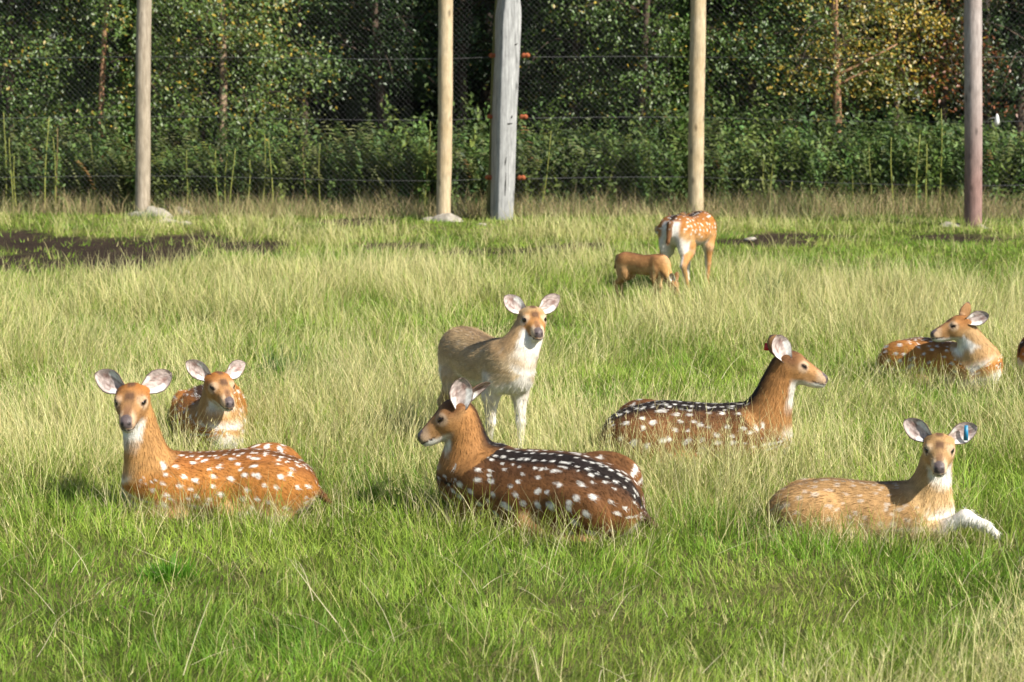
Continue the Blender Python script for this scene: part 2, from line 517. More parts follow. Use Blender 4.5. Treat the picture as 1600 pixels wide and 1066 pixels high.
    for i in range(6):        # forehead to nose, a tapering wedge
        t = i / 5
        he((.085 + .148 * t, 0, .004 - .042 * t), (.040, .049 - .0265 * t ** .8, .043 - .0225 * t), .03)
    for i in range(5):        # lower jaw
        t = i / 4
        he((.075 + .145 * t, 0, -.034 - .030 * t), (.042, .036 - .019 * t, .034 - .0205 * t), .03)
    for s in (1, -1):
        he((.085, s * .028, -.018), (.055, .024, .038), .03)
        he((.080, s * .034, .004), (.045, .022, .030), .025)
        he((.112, s * .040, .0225), (.026, .0125, .0095), .014, 14)
        he((.124, s * .036, -.0075), (.030, .0115, .010), .014, 14)
        he((.012, s * .041, .020), (.022, .016, .016), .03)
    he((.240, 0, -.044), (.024, .0235, .0205), .02)
    he((.256, 0, -.037), (.0115, .0165, .0125), .010)
    he((.226, 0, -.066), (.020, .0150, .0095), .014)
    # neck
    nb, _ = xf(T['neck_base'][:3], False); nr = T['neck_base'][3] * sc * neck_r[0]
    poll = hp((.012, 0, -.022)); ne = hp((-.005, 0, -.02))
    r1 = .056 * hs * 1.15 * neck_r[1]
    up0 = nrm(np.array([.15, 0, 1.0]))
    ctrl = [nb, nb * .55 + poll * .45 + np.array([neck_bow, 0, -.02 * sc]), poll]
    NP = [(1 - t) ** 2 * ctrl[0] + 2 * t * (1 - t) * ctrl[1] + t * t * ctrl[2] for t in np.linspace(0, 1, 6)]
    NR = [nr * (1 - t) ** 1.5 + r1 * (1 - (1 - t) ** 1.5) for t in np.linspace(0, 1, 6)]
    for a in range(5): prims.append(Cone(NP[a], NP[a + 1], NR[a], NR[a + 1], .05 * sc, 'neck'))
    V, Q = surface(prims, voxel)
    VN = vert_normals(V, Q)
    # group distances at the vertices
    G = {}
    for p in prims:
        dd = p.d(V); G[p.g] = np.minimum(G.get(p.g, 9.0), dd)
    for g in ('torso', 'neck', 'head', 'leg', 'thigh', 'tail'): G.setdefault(g, np.full(len(V), 9.0))
    # centre line from rump to poll
    CL = np.array(centres + NP[1:]); nt_ = len(centres)
    napeT = -(Rh[:, 0]); bodyB = np.array([-1.0, 0, .25])
    U = list(ups)
    for i in range(1, 6):
        t = i / 5; tan = nrm(NP[min(i + 1, 5)] - NP[i - 1]) if i < 5 else nrm(NP[5] - NP[4])
        v = bodyB * (1 - t) + napeT * t + np.array([0, 0, .25 * (1 - t)])
        v = v - tan * (v @ tan); U.append(nrm(v))
    U = np.array(U)
    L = np.concatenate([[0], np.cumsum(np.linalg.norm(np.diff(CL, axis=0), axis=1))]) / sc
    best = np.full(len(V), 1e9); uu = np.zeros(len(V)); th = np.zeros(len(V)); seg = np.zeros(len(V))
    for i in range(len(CL) - 1):
        a, b = CL[i], CL[i + 1]; ab = b - a
        t = (V - a) @ ab / (ab @ ab)
        tcl = np.clip(t, 0 if i else -3, 1)
        q = V - a - tcl[:, None] * ab
        dist = np.linalg.norm(V - a - np.clip(t, 0, 1)[:, None] * ab, axis=1)
        tan = nrm(ab)
        up = U[i] * (1 - np.clip(t, 0, 1)[:, None]) + U[i + 1] * np.clip(t, 0, 1)[:, None]
        up = up - (up @ tan)[:, None] * tan; up /= np.linalg.norm(up, axis=1, keepdims=True)
        side = np.cross(up, tan)
        m = dist < best
        best[m] = dist[m]; uu[m] = (L[i] + tcl * (L[i + 1] - L[i]))[m]; seg[m] = i
        th[m] = np.arctan2((q * side).sum(1), (q * up).sum(1))[m]
    Lt = L[nt_ - 1]; Ln = L[-1]
    ath = np.abs(th)
    nk = sstep(Lt + .02, Lt + .12, uu)                     # 0 torso, 1 neck
    # ---- colours
    c = dict(back=(.20, .085, .025), side=(.36, .165, .045), low=(.52, .32, .14), dark=(.035, .018, .010), neck=(.42, .22, .075), head=(.36, .19, .075), white=(.70, .67, .61))
    c.update(coat or {})
    c = {k: np.array(v) for k, v in c.items()}
    vn3 = lambda s, sd: fbm(V[:, 0] + V[:, 1] * .7, V[:, 2] + V[:, 1] * .5, s, sd, 3)
    n1 = vn3(.05, 1 + seed); n2 = vn3(.02, 9 + seed); n0 = vn3(.16, 4 + seed)
    mix = lambda A, b, w: A * (1 - w[:, None]) + b * w[:, None]
    C = np.tile(c['side'], (len(V), 1))
    C = mix(C, c['back'], 1 - sstep(.25, 1.25, ath + (n1 - .5) * .5))
    C = mix(C, c['low'], sstep(1.45, 2.1, ath + (n1 - .5) * .4) * (1 - nk))
    C = mix(C, c['white'], sstep(2.05, 2.4, ath + (n1 - .5) * .3) * (1 - nk) * .85)
    ncol = mix(np.tile(c['neck'], (len(V), 1)), c['back'] * .8, 1 - sstep(.3, 1.0, ath))
    C = C * (1 - nk[:, None]) + ncol * nk[:, None]
    # dark stripe along the spine, fading up the nape
    sw = .16 * stripe / .5
    st = (1 - sstep(sw, sw + .22, ath + (n2 - .5) * .15)) * (1 - sstep(Ln - .06, Ln, uu)) * sstep(-.28, -.2, uu)
    C = mix(C, c['dark'], np.clip(st * min(1, stripe * 1.9), 0, 1))
    # throat
    C = mix(C, c['white'], sstep(2.12, 2.5, ath + (n2 - .5) * .25) * sstep(Lt + (Ln - Lt) * bib, Lt + (Ln - Lt) * (bib + .22), uu + (n1 - .5) * .08))
    C = mix(C, c['low'], sstep(1.9, 2.4, ath) * nk * (1 - sstep(Lt + .08, Lt + .2, uu)) * .7)
    # legs and thighs
    lg = sstep(.02, -.005, G['leg'] - np.minimum(G['torso'], G['thigh']) - .0) * sstep(.03, .0, G['leg'])
    if pose == 'lying':
        C = mix(C, c['low'] * 1.05, lg * .8)
        if white_legs: C = mix(C, c['white'], lg * sstep(.40, .5, V[:, 0] / sc))
    else:
        inner = sstep(.15, -.35, VN[:, 1] * np.sign(V[:, 1] + 1e-6))
        lc = mix(np.tile(c['side'] * .6 + c['low'] * .4, (len(V), 1)), c['white'], inner * .9)
        if white_legs: lc = mix(lc, c['white'] * .95, np.full(len(V), .62) * (V[:, 0] > 0))
        C = C * (1 - lg[:, None]) + lc * lg[:, None]
        hoof = sstep(.035, .02, V[:, 2] / sc); C = mix(C, np.array([.05, .04, .035]), hoof)
        # white rump and belly
        rb = sstep(-.40, -.47, V[:, 0] / sc) * sstep(.115, .07, np.abs(V[:, 1]) / sc) * sstep(.30, .42, V[:, 2] / sc) * sstep(.745, .70, V[:, 2] / sc)
        C = mix(C, c['white'], rb * .95)
        C = mix(C, c['white'], sstep(.2, -.6, VN[:, 2]) * sstep(.52, .46, V[:, 2] / sc) * (1 - lg) * .9)
    tl = sstep(.0, -.006, G['tail'] - G['torso']) * sstep(.02, 0, G['tail'])
    C = mix(C, c['dark'] * 2.2 + c['side'] * .25, tl)
    # spots
    if spots > 0:
        Rr = .20
        arc = th * Rr
        sp = []
        rows = [(.032, .046, .0070), (.062, .060, .0072), (.105, .085, .0088), (.150, .088, .0095), (.20, .082, .0105), (.25, .086, .0105), (.30, .085, .0105), (.35, .095, .010)]
        for j, (a, du, r) in enumerate(rows):
            for s in (1, -1):
                u = -.22 + rg.random() * du
                top = Lt + (.10 if j > 1 else .2)
                while u < top:
                    if j == 0 or rg.random() < .84:
                        jit = .1 if j == 0 else .55
                        sp.append((u + (rg.random() - .5) * du * jit, s * (a + (rg.random() - .5) * .04 * (jit + .05) * 2), r * (.75 + .5 * rg.random()), rg.uniform(-.5, .5) if j else 0))
                    u += du * rg.uniform(.85, 1.15)
        w = np.zeros(len(V))
        for (u, a, r, tilt) in sp:
            du_ = uu - u; da = arc - a
            x = du_ * math.cos(tilt) + da * math.sin(tilt); y = -du_ * math.sin(tilt) + da * math.cos(tilt)
            e = np.sqrt((x / (r * 1.45)) ** 2 + (y / (r * .95)) ** 2) + (n2 - .5) * .5
            w = np.maximum(w, sstep(1.35, .75, e))
        w *= (1 - lg) * sstep(.01, .04, G['head']) * sstep(Lt + .22, Lt + .1, uu)
        if pose == 'lying':
            # broken pale line low on the flank
            w = np.maximum(w, sstep(.02, .006, np.abs(ath * Rr - .385)) * sstep(.48, .6, n1) * (1 - nk) * flank)
        C = mix(C, c['white'] * (.97 if spots > .6 else .9), np.clip(w * spots, 0, 1))
    # ---- head colours in the head's own frame
    q = ((V - H) @ Rh) / S3
    x, y, z = q[:, 0], q[:, 1], q[:, 2]; ay = np.abs(y)
    hw = sstep(.012, -.012, G['head'] - G['neck'] + .004) * sstep(.03, .012, G['head'])
    hc = np.tile(c['head'], (len(V), 1))
    top = sstep(-.3, .5, (VN @ Rh)[:, 2])
    hc = mix(hc, c['back'] * .75 + c['side'] * .35, top * sstep(.16, .05, x))
    dk = np.array([.10, .05, .028]) if 'crown' not in c else c['crown']
    hc = mix(hc, dk, sstep(.020, .010, ay + .3 * np.abs(x - .05) * .3) * top * sstep(.0, .03, x) * sstep(.095, .07, x) * .9)
    hc = mix(hc, dk, sstep(.017, .006, ay - .006) * top * sstep(.10, .125, x) * sstep(.175, .14, x) * .9)
    hc = mix(hc, dk * 1.5, sstep(.019, .007, ay) * top * sstep(.15, .2, x) * .75)
    hc = mix(hc, c['low'] * .7 + c['white'] * .35, sstep(.040, .020, np.sqrt((x - .122) ** 2 + ((z - .006) * 1.15) ** 2)) * sstep(.020, .030, ay) * .6)
    hc = mix(hc, c['neck'] * 1.15, sstep(.0, -.03, z) * sstep(.15, .08, x) * .6)
    hc = mix(hc, c['low'] * .8 + c['white'] * .3, sstep(.19, .225, x) * sstep(.010, .018, ay) * .7)
    eyed = np.sqrt(((x - .126) / .021) ** 2 + ((z - .0085 + (x - .126) * .25) / .0095) ** 2)
    hc = mix(hc, np.array([.025, .013, .009]), sstep(1.15, .8, eyed) * (ay > .028))
    hc = mix(hc, np.array([.05, .03, .02]), sstep(.006, .002, np.abs(z - .000 + (x - .13) * .55)) * sstep(.122, .13, x) * sstep(.158, .14, x) * (ay > .02) * .7)
    mouth = np.abs(z + .0555 + (x - .22) * .12)
    wh = sstep(-.054, -.060, z) * sstep(.165, .20, x)
    hc = mix(hc, c['white'], wh * .95)
    hc = mix(hc, c['white'], sstep(-.045, -.062, z) * sstep(-.1, -.6, (VN @ Rh)[:, 2]) * .8)
    hc = mix(hc, np.array([.03, .02, .017]), sstep(.0045, .002, mouth) * sstep(.175, .195, x))
    ns = sstep(.240, .247, x + (z + .04) * .35) * sstep(-.055, -.050, z) * sstep(.0225, .0185, ay)
    hc = mix(hc, np.array([.105, .08, .078]), ns)
    nos = sstep(1.1, .7, np.sqrt(((ay - .0125) / .0055) ** 2 + ((z + .034) / .006) ** 2)) * sstep(.25, .255, x)
    hc = mix(hc, np.array([.012, .01, .01]), nos)
    C = C * (1 - hw[:, None]) + hc * hw[:, None]
    C *= (.78 + .44 * n0)[:, None] * (.82 + .36 * n2)[:, None]
    A = np.ones(len(V)); A = A * (1 - ns * hw)
    root = empty(name, B, rz)
    tag(root, label, 'deer', group)
    body = mesh_np('body', V, Q, np.concatenate([np.clip(C, .004, .9), A[:, None]], 1), M_COAT, root, True)
    # ---- short hair lying on the coat
    if hairs:
        hairs = int(hairs * 1.3)
        cand = np.flatnonzero((ns * hw < .2) & (eyed > 1.3) & (V[:, 2] > .03))
        k = rg.choice(cand, min(hairs, len(cand) * 3))
        flow = np.tile(np.array([-1.0, 0, -.45]), (len(V), 1))
        nd = nrm(NP[0] - NP[5]); flow = flow * (1 - nk[:, None]) + nd * nk[:, None]
        flow = flow * (1 - hw[:, None]) - Rh[:, 0] * hw[:, None]
        flow = flow * (1 - lg[:, None]) + np.array([0, 0, -1.0]) * lg[:, None]
        f = flow[k] + rg.normal(0, .18, (len(k), 3)); nn = VN[k]
        f -= nn * (f * nn).sum(1)[:, None]; f /= np.linalg.norm(f, axis=1, keepdims=True) + 1e-9
        ln = (.026 * (1 - .6 * hw[k])) * sc * rg.uniform(.7, 1.3, len(k))
        s_ = np.cross(nn, f)
        wd = .0011 * max(1, voxel / .0085)
        p0 = V[k] + rg.normal(0, voxel * .35, (len(k), 3)) - nn * .001
        tip = p0 + f * ln[:, None] + nn * (ln * rg.uniform(.12, .38, len(k)))[:, None]
        HV = np.stack([p0 + s_ * wd, p0 - s_ * wd, tip], 1).reshape(-1, 3)
        HC = np.repeat(np.clip(C[k] * rg.uniform(.74, 1.28, (len(k), 1)), 0, .9), 3, 0)
        hr = mesh_np('hair_coat', HV, np.arange(len(HV)).reshape(-1, 3), HC, M_COAT, root)
        hr['kind'] = 'stuff'
    # ---- eyes
    for s in (1, -1):
        g = Geo()
        nu, nv = 10, 7
        P = [(math.sin(math.pi * (j + .001) / (nv - .998)) * math.cos(2 * math.pi * i / nu), math.sin(math.pi * (j + .001) / (nv - .998)) * math.sin(2 * math.pi * i / nu), math.cos(math.pi * (j + .001) / (nv - .998))) for j in range(nv) for i in range(nu)]
        P = np.array(P) * np.array([.0150, .0100, .0112 * eye_open]) * eye_k
        P = P @ rot_y(math.radians(14)).T
        P = P @ rot_z(-s * .5).T + np.array([.1270, s * .0425, .0085])
        P = H + (P * S3) @ Rh.T
        Qe = [(j * nu + i, j * nu + (i + 1) % nu, (j + 1) * nu + (i + 1) % nu, (j + 1) * nu + i) for j in range(nv - 1) for i in range(nu)]
        g.add(P, None, Qe); g.build('eye', M_EYE, root, True)
    # ---- ears
    ears = ears or [((-.25, .80, .55), (.95, .15, .1)), ((-.25, .80, .55), (.95, .15, .1))]
    for s, e in zip((1, -1), ears):
        Ld = nrm(np.array(e[0]) * np.array([1, s, 1])); Nd = np.array(e[1]) * np.array([1, s, 1]); Nd = nrm(Nd - Ld * (Nd @ Ld)); Sd = np.cross(Ld, Nd)
        elen = (e[2] if len(e) > 2 else .132) * hs * 1.12 * ear_k; ew = (e[3] if len(e) > 3 else .042) * hs * 1.12 * ear_k
        basep = np.array([.006, s * .047, .034]) * S3
        nu, nv = 15, 13
        us = np.linspace(0, 1, nu); vs = np.linspace(-1, 1, nv)
        V2 = []; C2 = []
        prof = np.array([np.interp(u, [0, .12, .3, .5, .7, .85, .95, 1], [.42, .6, .9, 1.0, .86, .6, .32, .06]) for u in us])
        for lay in (0, 1):
            for i, u in enumerate(us):
                ph = np.interp(u, [0, .25, .6, 1], [1.9, .95, .66, .5])
                Rc = ew * prof[i] / (math.sin(min(ph, math.pi / 2)))
                for v in vs:
                    a = v * ph; r = Rc + lay * .0045 * hs * (1 - .5 * u)
                    pt = basep + Ld * (elen * u - .012 * hs) + Sd * (r * math.sin(a)) - Nd * (r * math.cos(a) - Rc * .75 + .018 * u * u * hs)
                    V2.append(pt)
                    av = abs(v)
                    if lay == 0:
                        col = np.array([.47, .385, .35])
                        ctr = max(math.exp(-((v - .25) / .30) ** 2 - ((u - .66) / .17) ** 2), .8 * math.exp(-((v + .35) / .13) ** 2 - ((u - .45) / .22) ** 2))
                        col = col * (1 - ctr * .9) + np.array([.17, .085, .065]) * ctr * .9
                        col = col * (.6 + .75 * rg.random())
                        if av > .42 and u < .62 and not (v < 0 and u > .3): col = np.array([.76, .74, .70]) * (.7 + .35 * rg.random())
                        if av > .9 or u > .95: col = np.array([.10, .07, .055])
                    else:
                        col = c['head'] * .75 * (.85 + .3 * rg.random())
                        if av > .88 or u > .9: col = np.array([.08, .05, .04])
                        if u < .3 and v * s < 0: col = col * .8 + np.array([.15, .1, .06])
                    C2.append(col)
        V2 = H + np.array(V2) @ Rh.T
        Qs = []; o = nu * nv
        for i in range(nu - 1):
            for j in range(nv - 1):
                a = i * nv + j
                Qs.append((a, a + 1, a + nv + 1, a + nv)); Qs.append((o + a, o + a + nv, o + a + nv + 1, o + a + 1))
            for j in (0, nv - 1):
                a = i * nv + j; Qs.append((a, a + nv, o + a + nv, o + a) if j == 0 else (a + nv, a, o + a, o + a + nv))
        for j in range(nv - 1):
            a = (nu - 1) * nv + j; Qs.append((a, a + 1, o + a + 1, o + a))
        g = Geo(); g.add(V2, None, Qs, np.array(C2)); eo = g.build('ear', M_COAT, root, True)
        for (ts, mat, tu, tv, tw, tl_) in tags:
            if ts != s: continue
            cpt = basep + Ld * (elen * tu) + Sd * (ew * tv) + Nd * .004
            hw_, hl = tw / 2, tl_ / 2
            dn = nrm(np.array([0, 0, -1.0]) @ Rh if False else Rh.T @ np.array([0.0, 0, -1.0])); sd = nrm(np.cross(Nd, dn)); th_ = Nd * .003
            quad = [(-hw_ * .75, -hl), (hw_ * .75, -hl), (hw_, hl * .2), (hw_, hl), (-hw_, hl), (-hw_, hl * .2)]
            P = [cpt + sd * a + dn * b + th_ for a, b in quad] + [cpt + sd * a + dn * b - th_ for a, b in quad]
            P = H + np.array(P) @ Rh.T
            g = Geo(); n6 = 6
            tri = [(0, i, i + 1) for i in range(1, 5)] + [(6, 6 + i + 1, 6 + i) for i in range(1, 5)]
            g.add(P, tri, [(i, 6 + i, 6 + (i + 1) % 6, (i + 1) % 6) for i in range(6)])
            g.build('ear_tag', mat, eo)
    if footprint and pose == 'lying':
        low = V[V[:, 2] < .2 * sc]
        W = low @ Rw.T + B
        FOOTPRINTS.append(W[:, :2].copy())
    Vw = V @ Rw.T + B
    pp = np.array(project(Vw.T))
    print('DEER', name, 'px box', pp.min(1).round(), pp.max(1).round(), 'verts', len(V))
    return root
# ------------------------------------------------------------------ ground
SOIL = [(110, 382, 115, 11), (230, 396, 90, 18), (190, 426, 45, 8), (300, 378, 70, 12), (20, 372, 50, 11), (15, 408, 60, 14), (120, 410, 80, 12), (390, 388, 60, 9), (60, 440, 50, 6),
        (620, 384, 60, 6), (800, 392, 120, 6), (905, 385, 50, 6), (1180, 382, 70, 5), (1250, 372, 60, 4), (1490, 372, 60, 5), (560, 350, 50, 5)]
def soil_mask(x, y):
    m = np.zeros(np.shape(x))
    for (px, py, rx, ry) in SOIL:
        c = on_ground(px, py); e = on_ground(px, py - ry); sx = rx / FPX * c[1]; sy = max(e[1] - c[1], .1)
        d = ((x - c[0]) / sx) ** 2 + ((y - c[1]) / sy) ** 2
        m = np.maximum(m, np.exp(-d * .8))
    return np.clip(m * 1.5 + (fbm(x, y, .5, 11, 3) - .5) * 1.3 * (m > .15) - .12, 0, 1)

def build_ground():
    xs = np.concatenate([[-900, -400, -150, -60, -30], np.arange(-15, 15.01, .22), [30, 60, 150, 400, 900]])
    ys = np.concatenate([[-400, -100, -30, -5, 0, 2.5], np.arange(4, 34, .2), [36, 40, 60, 120, 300, 900]])
    X, Y = np.meshgrid(xs, ys, indexing='ij')
    Z = ground_z(X, Y)
    sm = soil_mask(X, Y)
    Z = Z - sm * .035
    n = fbm(X, Y, .8, 21, 3); n2 = fbm(X, Y, .25, 25, 2)
    g = np.array([.10, .125, .026]); s = np.array([.055, .038, .027]); th = np.array([.22, .19, .08])
    C = g + (th - g) * (sstep(.4, .75, n) * .7)[..., None]
    soilw = sstep(.25, .5, sm)[..., None]
    C = C * (1 - soilw) + s * soilw
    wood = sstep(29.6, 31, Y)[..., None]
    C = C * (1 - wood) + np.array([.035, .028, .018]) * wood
    C = C * (.7 + .6 * n2)[..., None]
    nx, ny = X.shape
    V = np.stack([X, Y, Z], -1).reshape(-1, 3)
    i, j = np.meshgrid(np.arange(nx - 1), np.arange(ny - 1), indexing='ij')
    a = (i * ny + j).ravel()
    Q = np.stack([a, a + ny, a + ny + 1, a + 1], -1)
    m, nt, b = new_mat('meadow_soil')
    at = N(nt, 'ShaderNodeAttribute', attribute_name='Col')
    tc = N(nt, 'ShaderNodeTexCoord'); n1 = N(nt, 'ShaderNodeTexNoise', Scale=14.0, Detail=8.0, Roughness=.7)
    nt.links.new(tc.outputs['Object'], n1.inputs['Vector'])
    mr = N(nt, 'ShaderNodeMapRange'); mr.inputs['From Min'].default_value = .3; mr.inputs['From Max'].default_value = .7; mr.inputs['To Min'].default_value = .6; mr.inputs['To Max'].default_value = 1.4
    nt.links.new(n1.outputs['Fac'], mr.inputs['Value'])
    mu = N(nt, 'ShaderNodeVectorMath', operation='SCALE'); nt.links.new(at.outputs['Color'], mu.inputs[0]); nt.links.new(mr.outputs[0], mu.inputs['Scale'])
    nt.links.new(mu.outputs[0], b.inputs['Base Color']); b.inputs['Roughness'].default_value = .95; b.inputs['Specular IOR Level'].default_value = .1
    bp = N(nt, 'ShaderNodeBump'); bp.inputs['Distance'].default_value = .12
    nt.links.new(n1.outputs['Fac'], bp.inputs['Height']); nt.links.new(bp.outputs[0], b.inputs['Normal'])
    o = mesh_np('ground', V, Q, C.reshape(-1, 3), m, None, True)
    tag(o, kind='structure')
build_ground()

# ------------------------------------------------------------------ deer fence
M_POST_GREY = wood_mat('weathered_pale_wood', (.24, .19, .135), (.47, .40, .31), (.36, .30, .22))
M_POST_TAN = wood_mat('peeled_tan_wood', (.42, .32, .19), (.60, .49, .33), (.50, .37, .21))
M_POST_RED = wood_mat('red_brown_stained_wood', (.30, .25, .23), (.46, .40, .37), (.36, .29, .26), low=((.62, .38, .34), 1.2, 2.6))
M_TIMBER = wood_mat('silver_grey_timber', (.20, .20, .195), (.50, .50, .49), (.36, .36, .35), stretch=.035, scale=7)
M_MOSS = wood_mat('mossy_pole', (.10, .11, .045), (.24, .23, .09), (.14, .14, .06))

PB = {'a': (222, 340), 'b': (693, 346), 't': (791, 347), 'c': (1087, 342), 'd': (1520, 358)}
FW = {k: on_ground(*v) for k, v in PB.items()}
fence = empty('deer_fence', (0, float(np.mean([p[1] for p in FW.values()])), 0))
tag(fence, 'tall chain-link deer fence on wooden posts along the edge of the wood', 'fence')
fo = np.array(fence.location)

def round_post(key, top_px, diam, mat, label, height=3.9):
    b = FW[key]; t = at_depth(top_px, 0, b[1])
    lean = (t[0] - b[0]) / (t[2] - b[2])
    zs = np.linspace(-.25, height, 34)
    P = np.stack([lean * zs + .006 * np.sin(zs * 1.7 + b[0]), .004 * np.sin(zs * 2.3), zs], -1)
    R = diam / 2 * (1.04 - .03 * zs / height) * (1 + .012 * np.sin(zs * 5.1 + b[0] * 3))
    for kz in (1.05, 1.9, 2.75): R = R * (1 + .022 * np.exp(-((zs - kz - .2 * math.sin(b[0])) / .05) ** 2))
    g = Geo(); tube(g, P, R, 20, wob=.025)
    o = g.build('fence_post', mat, fence, True)
    o.location = b - fo
    o['label'] = label
    return o, b, lean

def blob(name, mat, parent, loc, size, seed, flat=1.0):
    r = np.random.default_rng(seed)
    nu, nv = 20, 12
    P = []
    k = r.normal(0, 1, (5, 3)); ph = r.random(5) * 6
    for j in range(nv):
        a = math.pi * (j + .5) / nv
        for i in range(nu):
            p = np.array([math.sin(a) * math.cos(2 * math.pi * i / nu), math.sin(a) * math.sin(2 * math.pi * i / nu), math.cos(a)])
            d = 1 + sum(.11 * math.sin(k[q] @ p * 2.6 + ph[q]) for q in range(5)) + r.normal(0, .035)
            P.append(p * d * np.array(size) * np.array([1, 1, flat]))
    P = np.array(P + [[0, 0, size[2] * flat], [0, 0, -size[2] * flat]])
    Q = [(j * nu + i, (j + 1) * nu + i, (j + 1) * nu + (i + 1) % nu, j * nu + (i + 1) % nu) for j in range(nv - 1) for i in range(nu)]
    T = [(nu * nv, i, (i + 1) % nu) for i in range(nu)] + [(nu * nv + 1, (nv - 1) * nu + (i + 1) % nu, (nv - 1) * nu + i) for i in range(nu)]
    g = Geo(); g.add(P, T, Q); o = g.build(name, mat, parent, True)
    o.location = loc
    return o

pa, ba, _ = round_post('a', 225.5, .215, M_POST_GREY, 'weathered pale round post set in a sloping lump of concrete')
blob('concrete_footing', M_CONC, pa, (.22, -.12, -.02), (.30, .22, .16), 3)
pb_, bb, _ = round_post('b', 697, .205, M_POST_TAN, 'tan peeled round post beside the square grey timber, concrete at its foot')
blob('concrete_footing', M_CONC, pb_, (.06, -.16, -.02), (.22, .14, .15), 5)
blob('concrete_footing', M_CONC, pb_, (-.14, -.1, -.01), (.14, .1, .07), 6)
pc, bc, _ = round_post('c', 1090.5, .225, M_POST_TAN, 'tan peeled round post behind the standing doe')
pd, bd, _ = round_post('d', 1521, .235, M_POST_RED, 'round post stained red-brown at its foot, carrying a white insulator')
blob('concrete_footing', M_CONC, pd, (.1, -.05, -.05), (.19, .17, .11), 8)
blob('concrete_footing', M_CONC, pd, (-.30, .05, -.04), (.20, .09, .12), 9)
g = Geo(); tube(g, [(.08, -.10, 1.45), (.16, -.13, 1.53), (.24, -.13, 1.54)], .007, 6); hk = g.build('insulator_hook', M_WIRE, pd)
g = Geo(); tube(g, [(.25, -.13, 1.43), (.252, -.13, 1.47), (.252, -.13, 1.52), (.25, -.13, 1.56), (.25, -.13, 1.59)], [.012, .034, .03, .02, .008], 10); g.build('white_insulator', M_WHITE, pd, True)

# square timber: front face leans a little, top is cut back
bt = FW['t']
def square_timber():
    zs = np.array([-.25, 0, .25, .6, 1.0, 1.5, 2.0, 2.5, 2.85, 2.98, 3.08, 3.25, 3.6, 3.9])
    wd = np.array([.245, .245, .255, .265, .27, .275, .28, .285, .30, .295, .27, .225, .20, .20])
    cx = np.interp(zs, [0, 3.2], [-.01, .10]) + .006 * np.sin(zs * 3)
    dp = .30
    ang = math.radians(-24)
    V = []
    for z, w, c in zip(zs, wd, cx):
        bv = .018
        ring = [(-w / 2 + bv, 0), (w / 2 - bv, 0), (w / 2, bv), (w / 2, dp - bv), (w / 2 - bv, dp), (-w / 2 + bv, dp), (-w / 2, dp - bv), (-w / 2, bv)]
        for (a, b) in ring:
            x = a * math.cos(ang) - b * math.sin(ang) * -1; y = a * math.sin(ang) + b * math.cos(ang)
            x = a * math.cos(ang) + b * math.sin(ang); y = -a * math.sin(ang) + b * math.cos(ang)
            V.append((c + x + RNG.normal(0, .0025), y + RNG.normal(0, .0025), z))
    n = 8; Q = [(i * n + j, i * n + (j + 1) % n, (i + 1) * n + (j + 1) % n, (i + 1) * n + j) for i in range(len(zs) - 1) for j in range(n)]
    g = Geo(); g.add(V, None, Q + [], None)
    g.add([(V[-8 + j]) for j in range(8)], [(0, j, j + 1) for j in range(1, 7)])
    o = g.build('fence_post', M_TIMBER, fence); o.location = bt - fo
    o['label'] = 'thick square silver-grey timber post with cracks and brown insulators'
    return o
pt = square_timber()
M_CRACK = flat_mat('dark_crack', (.03, .028, .025), .9, .1)
for (z, x, dz, dx) in [(1.42, .0, .012, .11), (.88, -.03, .13, .02), (.55, -.02, .34, .012), (2.55, .06, .03, .06), (1.52, .04, .05, .012)]:
    g = Geo(); cxx = np.interp(z, [0, 3.2], [-.01, .10])
    P = [(cxx + x - dx / 2, -.004 + .43 * (x), z - dz / 2), (cxx + x, -.006 + .43 * x, z), (cxx + x + dx / 2, -.004 + .43 * (x + dx / 2), z + dz / 2)]
    tube(g, P, [.003, .009, .003], 6); g.build('crack', M_CRACK, pt)
for z in (.62, 1.50, 2.38):
    for s in (-1, 1):
        cxx = np.interp(z, [0, 3.2], [-.01, .10])
        x0 = cxx + (.15 if s > 0 else -.20); y0 = .12 if s > 0 else .22
        ln = .12
        P = [(x0 + s * t * ln, y0 - .02 * t, z + .02 * math.sin(t * 3)) for t in np.linspace(0, 1, 7)]
        g = Geo(); tube(g, P, [.018, .034, .040, .024, .040, .034, .014], 12); g.build('insulator', M_INS, pt, True)
g = Geo(); zz = np.linspace(-.2, 3.8, 16)
tube(g, np.stack([-.26 + .045 * zz + .01 * np.sin(zz * 2), .42 + 0 * zz, zz], -1), .048, 10, wob=.05)
mp_ = g.build('fence_post', M_MOSS, fence, True); mp_.location = bt - fo; mp_['label'] = 'thin mossy pole standing behind the square timber'

